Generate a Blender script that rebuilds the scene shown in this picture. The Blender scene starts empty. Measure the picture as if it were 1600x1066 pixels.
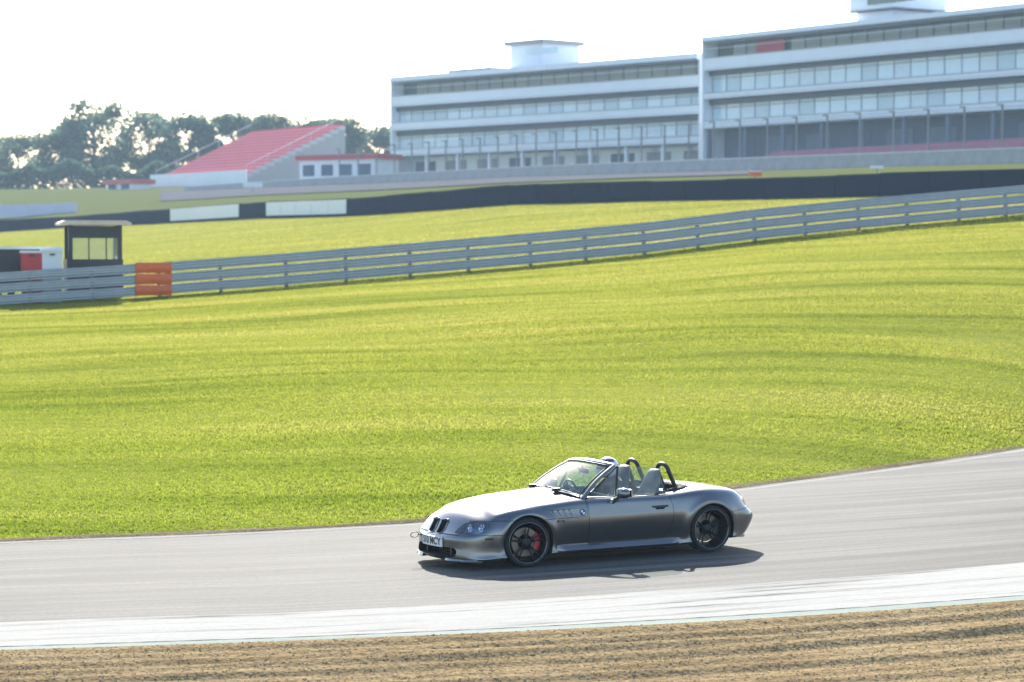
import bpy, bmesh, math, random
import numpy as np
from mathutils import Vector, Matrix
from mathutils.bvhtree import BVHTree

R = math.radians
random.seed(7)
rng = np.random.default_rng(11)
sc = bpy.context.scene
C = sc.collection

# ------------------------------------------------------------------ camera
F = 4000.0                      # focal length in photo pixels (photo is 1600 wide)
H = 3.58                        # lens height above the track
PIT = math.atan(133 / F)        # looking slightly down
cam = bpy.data.cameras.new('camera'); cam_o = bpy.data.objects.new('camera', cam); C.objects.link(cam_o)
cam.sensor_width = 36.0; cam.lens = 36.0 * F / 1600.0
cam_o.location = (0, 0, H); cam_o.rotation_euler = (math.pi / 2 - PIT, 0, 0)
cam.clip_start = 0.5; cam.clip_end = 12000
cam.dof.use_dof = True; cam.dof.focus_distance = 30.0; cam.dof.aperture_fstop = 2.4
sc.camera = cam_o

# ------------------------------------------------------------------ sky, sun, exposure
SUN_EL, SUN_AZ = R(28.5), R(-5)   # ahead of the camera, a little to the left
world = bpy.data.worlds.new('World'); sc.world = world; world.use_nodes = True
wn = world.node_tree
sky = wn.nodes.new('ShaderNodeTexSky'); sky.sky_type = 'NISHITA'; sky.sun_disc = False
sky.sun_elevation = SUN_EL; sky.sun_rotation = SUN_AZ
sky.air_density = 1.0; sky.dust_density = 1.2; sky.ozone_density = 1.8
wn.links.new(sky.outputs[0], wn.nodes['Background'].inputs[0])
wn.nodes['Background'].inputs[1].default_value = 0.12
sun = bpy.data.lights.new('sun', 'SUN'); sun.energy = 5.0; sun.angle = R(0.6); sun.color = (1.0, 0.95, 0.86)
sun_o = bpy.data.objects.new('sun', sun); C.objects.link(sun_o)
sd = Vector((math.sin(SUN_AZ) * math.cos(SUN_EL), math.cos(SUN_AZ) * math.cos(SUN_EL), math.sin(SUN_EL)))
sun_o.rotation_euler = sd.to_track_quat('Z', 'Y').to_euler(); sun_o.location = (-10, 60, 40)
sc.view_settings.view_transform = 'Standard'; sc.view_settings.look = 'None'
sc.view_settings.exposure = 1.5; sc.view_settings.gamma = 1.0
sc.render.engine = 'CYCLES'
sc.cycles.use_denoising = True
sc.cycles.max_bounces = 8; sc.cycles.transparent_max_bounces = 12; sc.cycles.volume_bounces = 0
sc.cycles.sample_clamp_indirect = 6.0

# ------------------------------------------------------------------ helpers
def ray(px, py):
    rx, ru = (px - 800) / F, (533 - py) / F
    return Vector((rx, math.cos(PIT) + ru * math.sin(PIT), -math.sin(PIT) + ru * math.cos(PIT)))
def P(px, py, D):               # the place at distance D seen at that spot of the photograph
    d = ray(px, py); return Vector((0, 0, H)) + d * (D / d.y)
KS, KX = 0.0189, 0.87           # the track climbs gently to the right
def rz(x): return KS * (x - KX)
def G(px, py):
    d = ray(px, py); t = (rz(0) - H) / (d.z - KS * d.x); return Vector((0, 0, H)) + d * t
def interp(x, xs, ys): return float(np.interp(x, xs, ys))
def smooth_curve(pts, n):       # Catmull-Rom through points, n samples in all
    p = np.array([tuple(q) for q in pts], float)
    p = np.vstack([2 * p[0] - p[1], p, 2 * p[-1] - p[-2]])
    out = []
    m = len(p) - 3
    for s in np.linspace(0, m - 1e-6, n):
        i = int(s); t = s - i
        a, b, c, d = p[i:i + 4]
        out.append(.5 * ((2 * b) + (-a + c) * t + (2 * a - 5 * b + 4 * c - d) * t * t + (-a + 3 * b - 3 * c + d) * t ** 3))
    return np.array(out)
def resample(pts, step):
    p = np.array(pts, float); L = np.r_[0, np.cumsum(np.linalg.norm(np.diff(p, axis=0), axis=1))]
    n = max(1, int(round(L[-1] / step))); s = np.linspace(0, L[-1], n + 1)
    return np.stack([np.interp(s, L, p[:, k]) for k in range(p.shape[1])], 1)

class MB:
    def __init__(s): s.v = []; s.f = []; s.m = []
    def add(s, v, f, m=0):
        o = len(s.v); s.v += [tuple(map(float, q)) for q in v]
        for q in f: s.f.append(tuple(i + o for i in q)); s.m.append(m)
        return s
    def box(s, c, d, m=0, rot=None):
        x, y, z = d[0] / 2, d[1] / 2, d[2] / 2
        v = [Vector(q) for q in ((-x, -y, -z), (x, -y, -z), (x, y, -z), (-x, y, -z), (-x, -y, z), (x, -y, z), (x, y, z), (-x, y, z))]
        if rot is not None: v = [rot @ q for q in v]
        return s.add([q + Vector(c) for q in v], [(0, 3, 2, 1), (4, 5, 6, 7), (0, 1, 5, 4), (1, 2, 6, 5), (2, 3, 7, 6), (3, 0, 4, 7)], m)
    def grid(s, pts, m=0, close=False):     # pts[i][j]
        n, k = len(pts), len(pts[0]); v = [q for r in pts for q in r]; f = []
        for i in range(n - 1):
            for j in range(k - 1 if not close else k):
                j2 = (j + 1) % k; f.append((i * k + j, i * k + j2, (i + 1) * k + j2, (i + 1) * k + j))
        return s.add(v, f, m)
    def tube(s, path, r, n=8, m=0, caps=True, flat=1.0, up=(0, 0, 1)):
        p = [Vector(q) for q in path]; k = len(p); rr = r if hasattr(r, '__len__') else [r] * k; rows = []
        for i in range(k):
            t = (p[min(i + 1, k - 1)] - p[max(i - 1, 0)]).normalized(); u = Vector(up)
            if abs(t.dot(u)) > .97: u = Vector((0, 1, 0)) if abs(t.y) < .9 else Vector((1, 0, 0))
            a = t.cross(u).normalized(); b = a.cross(t).normalized()
            rows.append([p[i] + a * math.cos(2 * math.pi * j / n) * rr[i] + b * math.sin(2 * math.pi * j / n) * rr[i] * flat for j in range(n)])
        o = len(s.v); s.grid(rows, m, True)
        if caps:
            s.f.append(tuple(o + j for j in range(n))); s.m.append(m)
            s.f.append(tuple(o + (k - 1) * n + j for j in reversed(range(n)))); s.m.append(m)
        return s
    def lathe(s, prof, n=32, axis='y', c=(0, 0, 0), m=0, close=True):   # prof: (axial, radius)
        rows = []
        for j in range(n):
            a = 2 * math.pi * j / n; ca, sa = math.cos(a), math.sin(a)
            if axis == 'y': rows.append([(c[0] + r * ca, c[1] + h, c[2] + r * sa) for h, r in prof])
            elif axis == 'x': rows.append([(c[0] + h, c[1] + r * ca, c[2] + r * sa) for h, r in prof])
            else: rows.append([(c[0] + r * ca, c[1] + r * sa, c[2] + h) for h, r in prof])
        rows.append(rows[0])
        return s.grid(rows, m)
    def prism(s, poly, a, b, plane='xz', m=0):   # polygon extruded along the missing axis from a to b
        n = len(poly)
        def q(p, h): return {'xz': (p[0], h, p[1]), 'yz': (h, p[0], p[1]), 'xy': (p[0], p[1], h)}[plane]
        v = [q(p, a) for p in poly] + [q(p, b) for p in poly]
        f = [tuple(range(n)), tuple(range(2 * n - 1, n - 1, -1))] + [(i, n + i, n + (i + 1) % n, (i + 1) % n) for i in range(n)]
        return s.add(v, f, m)
    def mesh(s, name, mats, smooth=False, fix=False, sharp=None, merge=0):
        me = bpy.data.meshes.new(name); me.from_pydata(s.v, [], s.f)
        for m in (mats if isinstance(mats, (list, tuple)) else [mats]): me.materials.append(m)
        me.polygons.foreach_set('material_index', s.m)
        if fix or merge:
            bm = bmesh.new(); bm.from_mesh(me)
            if merge: bmesh.ops.remove_doubles(bm, verts=bm.verts, dist=merge)
            bmesh.ops.recalc_face_normals(bm, faces=bm.faces); bm.to_mesh(me); bm.free()
        if smooth: me.polygons.foreach_set('use_smooth', [True] * len(me.polygons))
        if sharp: me.set_sharp_from_angle(angle=R(sharp))
        me.update(); return me
    def build(s, name, mats, parent=None, **kw):
        return link(name, s.mesh(name, mats, **kw), parent)

def link(name, me, parent=None, mat=None):
    o = bpy.data.objects.new(name, me); C.objects.link(o)
    if parent: o.parent = parent
    if mat is not None: o.matrix_local = mat
    return o
def tag(o, label=None, cat=None, group=None, kind=None):
    if label: o['label'] = label
    if cat: o['category'] = cat
    if group: o['group'] = group
    if kind: o['kind'] = kind
    return o
def thing(name, label, cat, loc=(0, 0, 0), rot=None, group=None):
    o = bpy.data.objects.new(name, None); C.objects.link(o); o.empty_display_size = .3
    o.location = loc
    if rot is not None: o.rotation_euler = rot
    return tag(o, label, cat, group)

# ------------------------------------------------------------------ materials
def N(nt, t, **kw):
    n = nt.nodes.new(t)
    for k, v in kw.items():
        if k[0] == '_': setattr(n, k[1:], v)
        else: n.inputs[k.replace('__', ' ')].default_value = v
    return n
def mat(name, col, rough=.6, metal=0, var=.0, scale=8, coat=0, spec=.5, bump=0, bscale=60, stretch=None, trans=0):
    m = bpy.data.materials.new(name); m.use_nodes = True; nt = m.node_tree; b = nt.nodes['Principled BSDF']
    b.inputs['Base Color'].default_value = (*col, 1); b.inputs['Roughness'].default_value = rough
    b.inputs['Metallic'].default_value = metal; b.inputs['Coat Weight'].default_value = coat
    b.inputs['Coat Roughness'].default_value = .04; b.inputs['Specular IOR Level'].default_value = spec
    tc = N(nt, 'ShaderNodeTexCoord'); src = tc.outputs['Object']
    if stretch:
        mp = N(nt, 'ShaderNodeMapping'); mp.inputs['Scale'].default_value = stretch; nt.links.new(src, mp.inputs[0]); src = mp.outputs[0]
    if var:
        n = N(nt, 'ShaderNodeTexNoise', Scale=scale, Detail=6.0, Roughness=.6); nt.links.new(src, n.inputs['Vector'])
        r = N(nt, 'ShaderNodeMapRange', From__Min=.25, From__Max=.75, To__Min=1 - var, To__Max=1 + var); nt.links.new(n.outputs['Fac'], r.inputs['Value'])
        mx = N(nt, 'ShaderNodeVectorMath', _operation='SCALE'); mx.inputs[0].default_value = col
        nt.links.new(r.outputs[0], mx.inputs['Scale']); nt.links.new(mx.outputs[0], b.inputs['Base Color'])
        r2 = N(nt, 'ShaderNodeMapRange', From__Min=.3, From__Max=.7, To__Min=max(0, rough - .08), To__Max=min(1, rough + .08)); nt.links.new(n.outputs['Fac'], r2.inputs['Value']); nt.links.new(r2.outputs[0], b.inputs['Roughness'])
    if bump:
        n = N(nt, 'ShaderNodeTexNoise', Scale=bscale, Detail=4.0); nt.links.new(src, n.inputs['Vector'])
        bp = N(nt, 'ShaderNodeBump', Strength=bump, Distance=.02); nt.links.new(n.outputs['Fac'], bp.inputs['Height']); nt.links.new(bp.outputs[0], b.inputs['Normal'])
    return m
def ramp(nt, stops):
    r = N(nt, 'ShaderNodeValToRGB'); e = r.color_ramp.elements
    while len(e) < len(stops): e.new(.5)
    for k, (p, c) in enumerate(stops): e[k].position = p; e[k].color = (*c, 1)
    return r
def glass(name, tint, rough=.02, dust_glare=.06, ior=1.5, dcol=(.8, .85, .85)):  # pale film: some dust, plus hazy glare painted onto the glass
    m = bpy.data.materials.new(name); m.use_nodes = True; nt = m.node_tree; nt.nodes.clear()
    o = N(nt, 'ShaderNodeOutputMaterial'); t = N(nt, 'ShaderNodeBsdfTransparent', Color=(*tint, 1)); g = N(nt, 'ShaderNodeBsdfGlossy', Roughness=rough)
    lw_ = N(nt, 'ShaderNodeLayerWeight', Blend=.5); pw_ = N(nt, 'ShaderNodeMath', _operation='POWER'); pw_.inputs[1].default_value = 5.0; nt.links.new(lw_.outputs['Facing'], pw_.inputs[0])
    fr = N(nt, 'ShaderNodeMapRange', To__Min=((ior - 1) / (ior + 1)) ** 2 * 1.8, To__Max=1.0); nt.links.new(pw_.outputs[0], fr.inputs['Value']); a = N(nt, 'ShaderNodeMixShader'); d = N(nt, 'ShaderNodeBsdfDiffuse', Color=(*dcol, 1))
    tl = N(nt, 'ShaderNodeBsdfTranslucent', Color=(*dcol, 1)); ad = N(nt, 'ShaderNodeMixShader', Fac=.5); b = N(nt, 'ShaderNodeMixShader')
    nz = N(nt, 'ShaderNodeTexNoise', Scale=9.0, Detail=5.0); tc = N(nt, 'ShaderNodeTexCoord'); mr = N(nt, 'ShaderNodeMapRange', From__Min=.3, From__Max=.7, To__Min=dust_glare * .5, To__Max=dust_glare * 1.5)
    L = nt.links.new
    L(tc.outputs['Object'], nz.inputs['Vector']); L(nz.outputs['Fac'], mr.inputs['Value'])
    L(fr.outputs[0], a.inputs[0]); L(t.outputs[0], a.inputs[1]); L(g.outputs[0], a.inputs[2])
    L(d.outputs[0], ad.inputs[1]); L(tl.outputs[0], ad.inputs[2])
    L(mr.outputs[0], b.inputs[0]); L(a.outputs[0], b.inputs[1]); L(ad.outputs[0], b.inputs[2]); L(b.outputs[0], o.inputs[0])
    return m

def grass_ground(name, light, dark, dry):
    m = bpy.data.materials.new(name); m.use_nodes = True; nt = m.node_tree; b = nt.nodes['Principled BSDF']; L = nt.links.new
    geo = N(nt, 'ShaderNodeNewGeometry')
    mp = N(nt, 'ShaderNodeMapping'); mp.inputs['Scale'].default_value = (.055, .62, .62); mp.inputs['Rotation'].default_value = (0, 0, R(-27)); L(geo.outputs['Position'], mp.inputs[0])
    n1 = N(nt, 'ShaderNodeTexNoise', Scale=1.0, Detail=8.0, Roughness=.65); L(mp.outputs[0], n1.inputs['Vector'])
    n2 = N(nt, 'ShaderNodeTexNoise', Scale=9.0, Detail=4.0, Roughness=.7); L(geo.outputs['Position'], n2.inputs['Vector'])
    r1 = ramp(nt, [(.30, dark), (.50, light), (.68, light), (.82, dry)]); L(n1.outputs['Fac'], r1.inputs[0])
    r2 = N(nt, 'ShaderNodeMapRange', From__Min=.3, From__Max=.7, To__Min=.7, To__Max=1.25); L(n2.outputs['Fac'], r2.inputs['Value'])
    sc_ = N(nt, 'ShaderNodeVectorMath', _operation='SCALE'); L(r1.outputs[0], sc_.inputs[0]); L(r2.outputs[0], sc_.inputs['Scale'])
    L(sc_.outputs[0], b.inputs['Base Color']); b.inputs['Roughness'].default_value = .75
    b.inputs['Specular IOR Level'].default_value = .0
    bp = N(nt, 'ShaderNodeBump', Strength=.8, Distance=.06); L(n2.outputs['Fac'], bp.inputs['Height']); L(bp.outputs[0], b.inputs['Normal'])
    return m, (mp, n1, r1)
M_ground, _ = grass_ground('bank_turf', (.215, .232, .042), (.165, .185, .030), (.28, .25, .09))
def blade_mat(k=(1, 1, 1)):
    m = bpy.data.materials.new('grass_blade'); m.use_nodes = True; nt = m.node_tree; nt.nodes.clear(); L = nt.links.new
    o = N(nt, 'ShaderNodeOutputMaterial'); geo = N(nt, 'ShaderNodeNewGeometry')
    mp = N(nt, 'ShaderNodeMapping'); mp.inputs['Scale'].default_value = (.055, .62, .62); mp.inputs['Rotation'].default_value = (0, 0, R(-27)); L(geo.outputs['Position'], mp.inputs[0])
    n1 = N(nt, 'ShaderNodeTexNoise', Scale=1.0, Detail=8.0, Roughness=.65); L(mp.outputs[0], n1.inputs['Vector'])
    r1 = ramp(nt, [(.36, (.112, .138, .022)), (.46, (.182, .200, .034)), (.56, (.232, .235, .052)), (.68, (.30, .265, .095))]); L(n1.outputs['Fac'], r1.inputs[0])
    for e_ in r1.color_ramp.elements: e_.color = (*[a * b for a, b in zip(e_.color[:3], k)], 1)
    rp = N(nt, 'ShaderNodeMapRange', To__Min=.84, To__Max=1.16); L(geo.outputs['Random Per Island'], rp.inputs['Value'])
    s_ = N(nt, 'ShaderNodeVectorMath', _operation='SCALE'); L(r1.outputs[0], s_.inputs[0]); L(rp.outputs[0], s_.inputs['Scale'])
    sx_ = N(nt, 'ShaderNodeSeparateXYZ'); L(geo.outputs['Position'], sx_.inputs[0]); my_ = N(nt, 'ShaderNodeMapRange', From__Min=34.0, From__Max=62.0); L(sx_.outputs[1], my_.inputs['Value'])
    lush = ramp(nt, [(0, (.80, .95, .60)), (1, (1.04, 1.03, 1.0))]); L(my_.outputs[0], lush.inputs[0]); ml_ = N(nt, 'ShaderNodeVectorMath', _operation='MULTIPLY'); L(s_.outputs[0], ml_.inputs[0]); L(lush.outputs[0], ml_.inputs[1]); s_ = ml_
    d = N(nt, 'ShaderNodeBsdfDiffuse'); t = N(nt, 'ShaderNodeBsdfTranslucent'); g = N(nt, 'ShaderNodeBsdfGlossy', Roughness=.45)
    tcol = N(nt, 'ShaderNodeVectorMath', _operation='MULTIPLY'); tcol.inputs[1].default_value = (1.5, 1.5, 1.2); L(s_.outputs[0], tcol.inputs[0])
    L(s_.outputs[0], d.inputs[0]); L(tcol.outputs[0], t.inputs[0]); g.inputs[0].default_value = (.5, .5, .4, 1)
    a = N(nt, 'ShaderNodeMixShader', Fac=.5); b = N(nt, 'ShaderNodeMixShader', Fac=.012)
    L(d.outputs[0], a.inputs[1]); L(t.outputs[0], a.inputs[2]); L(a.outputs[0], b.inputs[1]); L(g.outputs[0], b.inputs[2]); L(b.outputs[0], o.inputs[0])
    return m
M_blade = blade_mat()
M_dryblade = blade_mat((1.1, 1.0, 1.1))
def leaf_mat(name, c):
    m = bpy.data.materials.new(name); m.use_nodes = True; nt = m.node_tree; nt.nodes.clear(); L = nt.links.new
    o = N(nt, 'ShaderNodeOutputMaterial'); geo = N(nt, 'ShaderNodeNewGeometry'); rp = N(nt, 'ShaderNodeMapRange', To__Min=.6, To__Max=1.5); L(geo.outputs['Random Per Island'], rp.inputs['Value'])
    s_ = N(nt, 'ShaderNodeVectorMath', _operation='SCALE'); s_.inputs[0].default_value = c; L(rp.outputs[0], s_.inputs['Scale'])
    d = N(nt, 'ShaderNodeBsdfDiffuse'); t = N(nt, 'ShaderNodeBsdfTranslucent'); a = N(nt, 'ShaderNodeMixShader', Fac=.4)
    L(s_.outputs[0], d.inputs[0]); L(s_.outputs[0], t.inputs[0]); L(d.outputs[0], a.inputs[1]); L(t.outputs[0], a.inputs[2]); L(a.outputs[0], o.inputs[0])
    return m
def asphalt():
    m = bpy.data.materials.new('asphalt'); m.use_nodes = True; nt = m.node_tree; b = nt.nodes['Principled BSDF']; L = nt.links.new
    uv = N(nt, 'ShaderNodeUVMap'); uv.uv_map = 'along'            # u along the track in metres, v across
    mp = N(nt, 'ShaderNodeMapping'); mp.inputs['Scale'].default_value = (.05, 1.6, 1); L(uv.outputs[0], mp.inputs[0])
    n1 = N(nt, 'ShaderNodeTexNoise', Scale=1.0, Detail=7.0, Roughness=.6); L(mp.outputs[0], n1.inputs['Vector'])
    mp2 = N(nt, 'ShaderNodeMapping'); mp2.inputs['Scale'].default_value = (.25, 9, 1); L(uv.outputs[0], mp2.inputs[0])
    n2 = N(nt, 'ShaderNodeTexNoise', Scale=1.0, Detail=5.0, Roughness=.6); L(mp2.outputs[0], n2.inputs['Vector'])
    n3 = N(nt, 'ShaderNodeTexVoronoi', Scale=55.0); L(uv.outputs[0], n3.inputs['Vector'])
    n4 = N(nt, 'ShaderNodeTexNoise', Scale=.35, Detail=4.0); L(uv.outputs[0], n4.inputs['Vector'])
    r1 = ramp(nt, [(.36, (.040, .040, .039)), (.45, (.070, .069, .065)), (.54, (.108, .106, .099)), (.64, (.146, .142, .133))]); L(n1.outputs['Fac'], r1.inputs[0])
    a = N(nt, 'ShaderNodeMapRange', From__Min=.3, From__Max=.7, To__Min=.72, To__Max=1.22); L(n2.outputs['Fac'], a.inputs['Value'])
    n5 = N(nt, 'ShaderNodeTexNoise', Scale=14.0, Detail=3.0, Roughness=.8); L(uv.outputs[0], n5.inputs['Vector'])
    c5 = N(nt, 'ShaderNodeMapRange', From__Min=.3, From__Max=.7, To__Min=.78, To__Max=1.22); L(n5.outputs['Fac'], c5.inputs['Value'])
    c = N(nt, 'ShaderNodeMapRange', From__Min=0, From__Max=.6, To__Min=1.15, To__Max=.82); L(n3.outputs['Distance'], c.inputs['Value'])
    e = N(nt, 'ShaderNodeMapRange', From__Min=.3, From__Max=.7, To__Min=.88, To__Max=1.1); L(n4.outputs['Fac'], e.inputs['Value'])
    q = N(nt, 'ShaderNodeMath', _operation='MULTIPLY'); L(a.outputs[0], q.inputs[0]); L(c.outputs[0], q.inputs[1])
    q2 = N(nt, 'ShaderNodeMath', _operation='MULTIPLY'); L(q.outputs[0], q2.inputs[0]); L(e.outputs[0], q2.inputs[1])
    q3 = N(nt, 'ShaderNodeMath', _operation='MULTIPLY'); L(q2.outputs[0], q3.inputs[0]); L(c5.outputs[0], q3.inputs[1]); q2 = q3
    s_ = N(nt, 'ShaderNodeVectorMath', _operation='SCALE'); L(r1.outputs[0], s_.inputs[0]); L(q2.outputs[0], s_.inputs['Scale']); L(s_.outputs[0], b.inputs['Base Color'])
    rr = N(nt, 'ShaderNodeMapRange', From__Min=.3, From__Max=.7, To__Min=.82, To__Max=.91); L(n1.outputs['Fac'], rr.inputs['Value']); L(rr.outputs[0], b.inputs['Roughness'])
    b.inputs['Specular IOR Level'].default_value = .10
    bp = N(nt, 'ShaderNodeBump', Strength=.3, Distance=.004); L(n3.outputs['Distance'], bp.inputs['Height']); L(bp.outputs[0], b.inputs['Normal'])
    return m
def uvmat(name, stops, sx, sy, rough=.7, fine=40, finea=.12, bump=.3):
    m = bpy.data.materials.new(name); m.use_nodes = True; nt = m.node_tree; b = nt.nodes['Principled BSDF']; L = nt.links.new
    uv = N(nt, 'ShaderNodeUVMap'); uv.uv_map = 'along'
    mp = N(nt, 'ShaderNodeMapping'); mp.inputs['Scale'].default_value = (sx, sy, 1); L(uv.outputs[0], mp.inputs[0])
    n1 = N(nt, 'ShaderNodeTexNoise', Scale=1.0, Detail=8.0, Roughness=.65); L(mp.outputs[0], n1.inputs['Vector'])
    n3 = N(nt, 'ShaderNodeTexVoronoi', Scale=fine); L(uv.outputs[0], n3.inputs['Vector'])
    r1 = ramp(nt, stops); L(n1.outputs['Fac'], r1.inputs[0])
    wn_ = N(nt, 'ShaderNodeSeparateColor'); L(n3.outputs['Color'], wn_.inputs[0])
    c = N(nt, 'ShaderNodeMapRange', To__Min=1 - finea, To__Max=1 + finea); L(wn_.outputs[0], c.inputs['Value'])
    s_ = N(nt, 'ShaderNodeVectorMath', _operation='SCALE'); L(r1.outputs[0], s_.inputs[0]); L(c.outputs[0], s_.inputs['Scale']); L(s_.outputs[0], b.inputs['Base Color'])
    b.inputs['Roughness'].default_value = rough
    b.inputs['Specular IOR Level'].default_value = .06
    if rough > .85: b.inputs['Specular IOR Level'].default_value = 0
    bp = N(nt, 'ShaderNodeBump', Strength=bump, Distance=.02); L(n3.outputs['Distance'], bp.inputs['Height']); L(bp.outputs[0], b.inputs['Normal'])
    return m
M_asphalt = asphalt()
M_farasphalt = mat('worn_asphalt', (.11, .112, .12), .95, 0, .15, .3, spec=0)
M_kerb = uvmat('kerb_paint', [(.33, (.12, .115, .10)), (.40, (.27, .265, .245)), (.52, (.355, .348, .325)), (.68, (.30, .295, .275))], .30, 4.5, .95, 30, .05, .08)
M_kerbgreen = uvmat('pale_green_paint', [(.3, (.24, .265, .235)), (.6, (.31, .335, .30))], .3, 3.0, .95, 30, .06, .1)
M_gravel = uvmat('gravel', [(.28, (.175, .124, .066)), (.5, (.245, .180, .098)), (.75, (.295, .225, .128))], .5, 1.6, .9, 26, .25, .35)
M_line = uvmat('line_paint', [(.3, (.16, .16, .15)), (.5, (.34, .34, .325))], .5, 4, .95, 40, .05, .1)
M_dirt = uvmat('verge_dirt', [(.3, (.10, .085, .05)), (.6, (.19, .16, .10))], .6, 3, .95, 30, .3, .6)
M_galv = mat('galvanised_steel', (.34, .38, .43), .40, .6, .16, 3)
M_post = mat('weathered_post', (.20, .21, .22), .6, .4, .2, 6)
M_orange = mat('orange_plastic', (.72, .13, .02), .5, 0, .12, 5)
M_white = mat('white_panel', (.70, .72, .74), .5, 0, .06, .6)
M_cream = mat('cream_roof_sheet', (.62, .50, .40), .55, 0, .12, 4)
M_navy = mat('navy_belt', (.004, .012, .034), .9, 0, .25, 1.2, spec=.1)
M_dark = mat('dark_paint', (.025, .03, .035), .5, 0, .2, 5)
M_red = mat('red_paint', (.50, .03, .035), .45, 0, .12, 3)
M_redseat = mat('red_seat_plastic', (.74, .030, .060), .45, 0, .15, 1.5)
M_conc = mat('concrete', (.36, .36, .35), .85, 0, .18, 1.5)
M_palecon = mat('pale_concrete', (.45, .46, .50), .85, 0, .1, 1.5)
M_fascia = mat('white_cladding', (.76, .80, .86), .45, 0, .05, .5)
M_frame = mat('dark_window_frame', (.05, .06, .07), .4, .3, .1, 3)
M_soff = mat('grey_soffit', (.30, .31, .33), .7, 0, .1, 1)
M_pane = mat('pale_blue_pane', (.54, .68, .74), .10, 0, .10, .25, spec=1.0)
M_pane2 = mat('pane_with_blind', (.62, .70, .73), .25, 0, .08, .25)
M_pane3 = mat('deep_blue_pane', (.36, .50, .58), .06, 0, .15, .25, spec=1.0)
M_panegreen2 = mat('olive_tinted_pane', (.12, .14, .11), .08, 0, .25, .2, spec=.9)
M_panegreen = mat('green_tinted_pane', (.07, .10, .085), .06, 0, .25, .2, spec=.9)
M_inner = mat('shaded_interior', (.08, .12, .18), .8, 0, .3, .4)  # shade of openings and undercroft mixed into this blue-grey
M_door = mat('shaded_roller_door', (.12, .17, .24), .6, 0, .25, .4)  # doors and columns with the undercroft shade in their colour
M_bark = mat('bark', (.09, .07, .05), .9, 0, .3, 4)
M_wire = mat('fence_wire', (.16, .18, .21), .9, 0, spec=0)

# ------------------------------------------------------------------ ground
COLS = [-2600, -1600, -900, -500, -250, 0, 200, 400, 600, 800, 1000, 1200, 1400, 1600, 1800, 2100, 2600, 3400, 4600]
def row(xs, ys, Ds): return lambda px: (interp(px, xs, ys), interp(px, xs, Ds))
XF = [0, 200, 400, 650, 900, 1170, 1400, 1600]; YF = [847, 840, 832, 818, 796, 762, 731, 701]
XN = [0, 400, 800, 1200, 1600]; YN = [974, 961, 940, 912, 881]
XO = [0, 400, 800, 1200, 1600]; YO = [1023, 1012, 1000, 975, 945]
def edge(xs, ys, n=160):        # photo spots on the track plane, carried on at both ends along their own curve
    p = [G(x, y) for x, y in zip(xs, ys)]
    d0 = (p[0] - p[1]).normalized(); d1 = (p[-1] - p[-2]).normalized()
    a = [p[0] + d0 * k + Vector((0, -.004 * k * k, 0)) for k in (60, 34, 16)]; b = [p[-1] + d1 * k + Vector((-.0035 * k * k, .0035 * k * k, 0)) for k in (14, 32, 60)]
    q = smooth_curve(a + p + b, n)
    q = resample(q, .01 * round(100 * np.linalg.norm(np.diff(q, axis=0), axis=1).sum() / (n - 1), 4)); q = np.array([np.interp(np.linspace(0, 1, n), np.linspace(0, 1, len(q)), q[:, k]) for k in range(3)]).T
    q[:, 2] = [rz(np.clip(x, -40, 60)) for x in q[:, 0]]
    return q
E_far, E_near, E_out = edge(XF, YF), edge(XN, YN), edge(XO, YO)
XR = [-600, 0, 200, 400, 600, 800, 1000, 1200, 1400, 1600, 2200]
YR = [520, 479, 467, 452, 435, 418, 399, 374, 354, 336, 285]
DR = [76, 79, 80, 81, 82, 83, 84.5, 86, 88, 90, 97]
XB = [-700, 0, 240, 400, 570, 800, 1000, 1200, 1340, 1600, 2200]
YB = [390, 363, 350, 341, 336, 319, 314, 311, 307, 301, 290]
DB = [260, 240, 215, 192, 174, 158, 150, 143, 137, 131, 122]
rail_base = [P(x, y, D) for x, y, D in zip(XR, YR, DR)]
band_base = [P(x, y, D) for x, y, D in zip(XB, YB, DB)]

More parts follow.
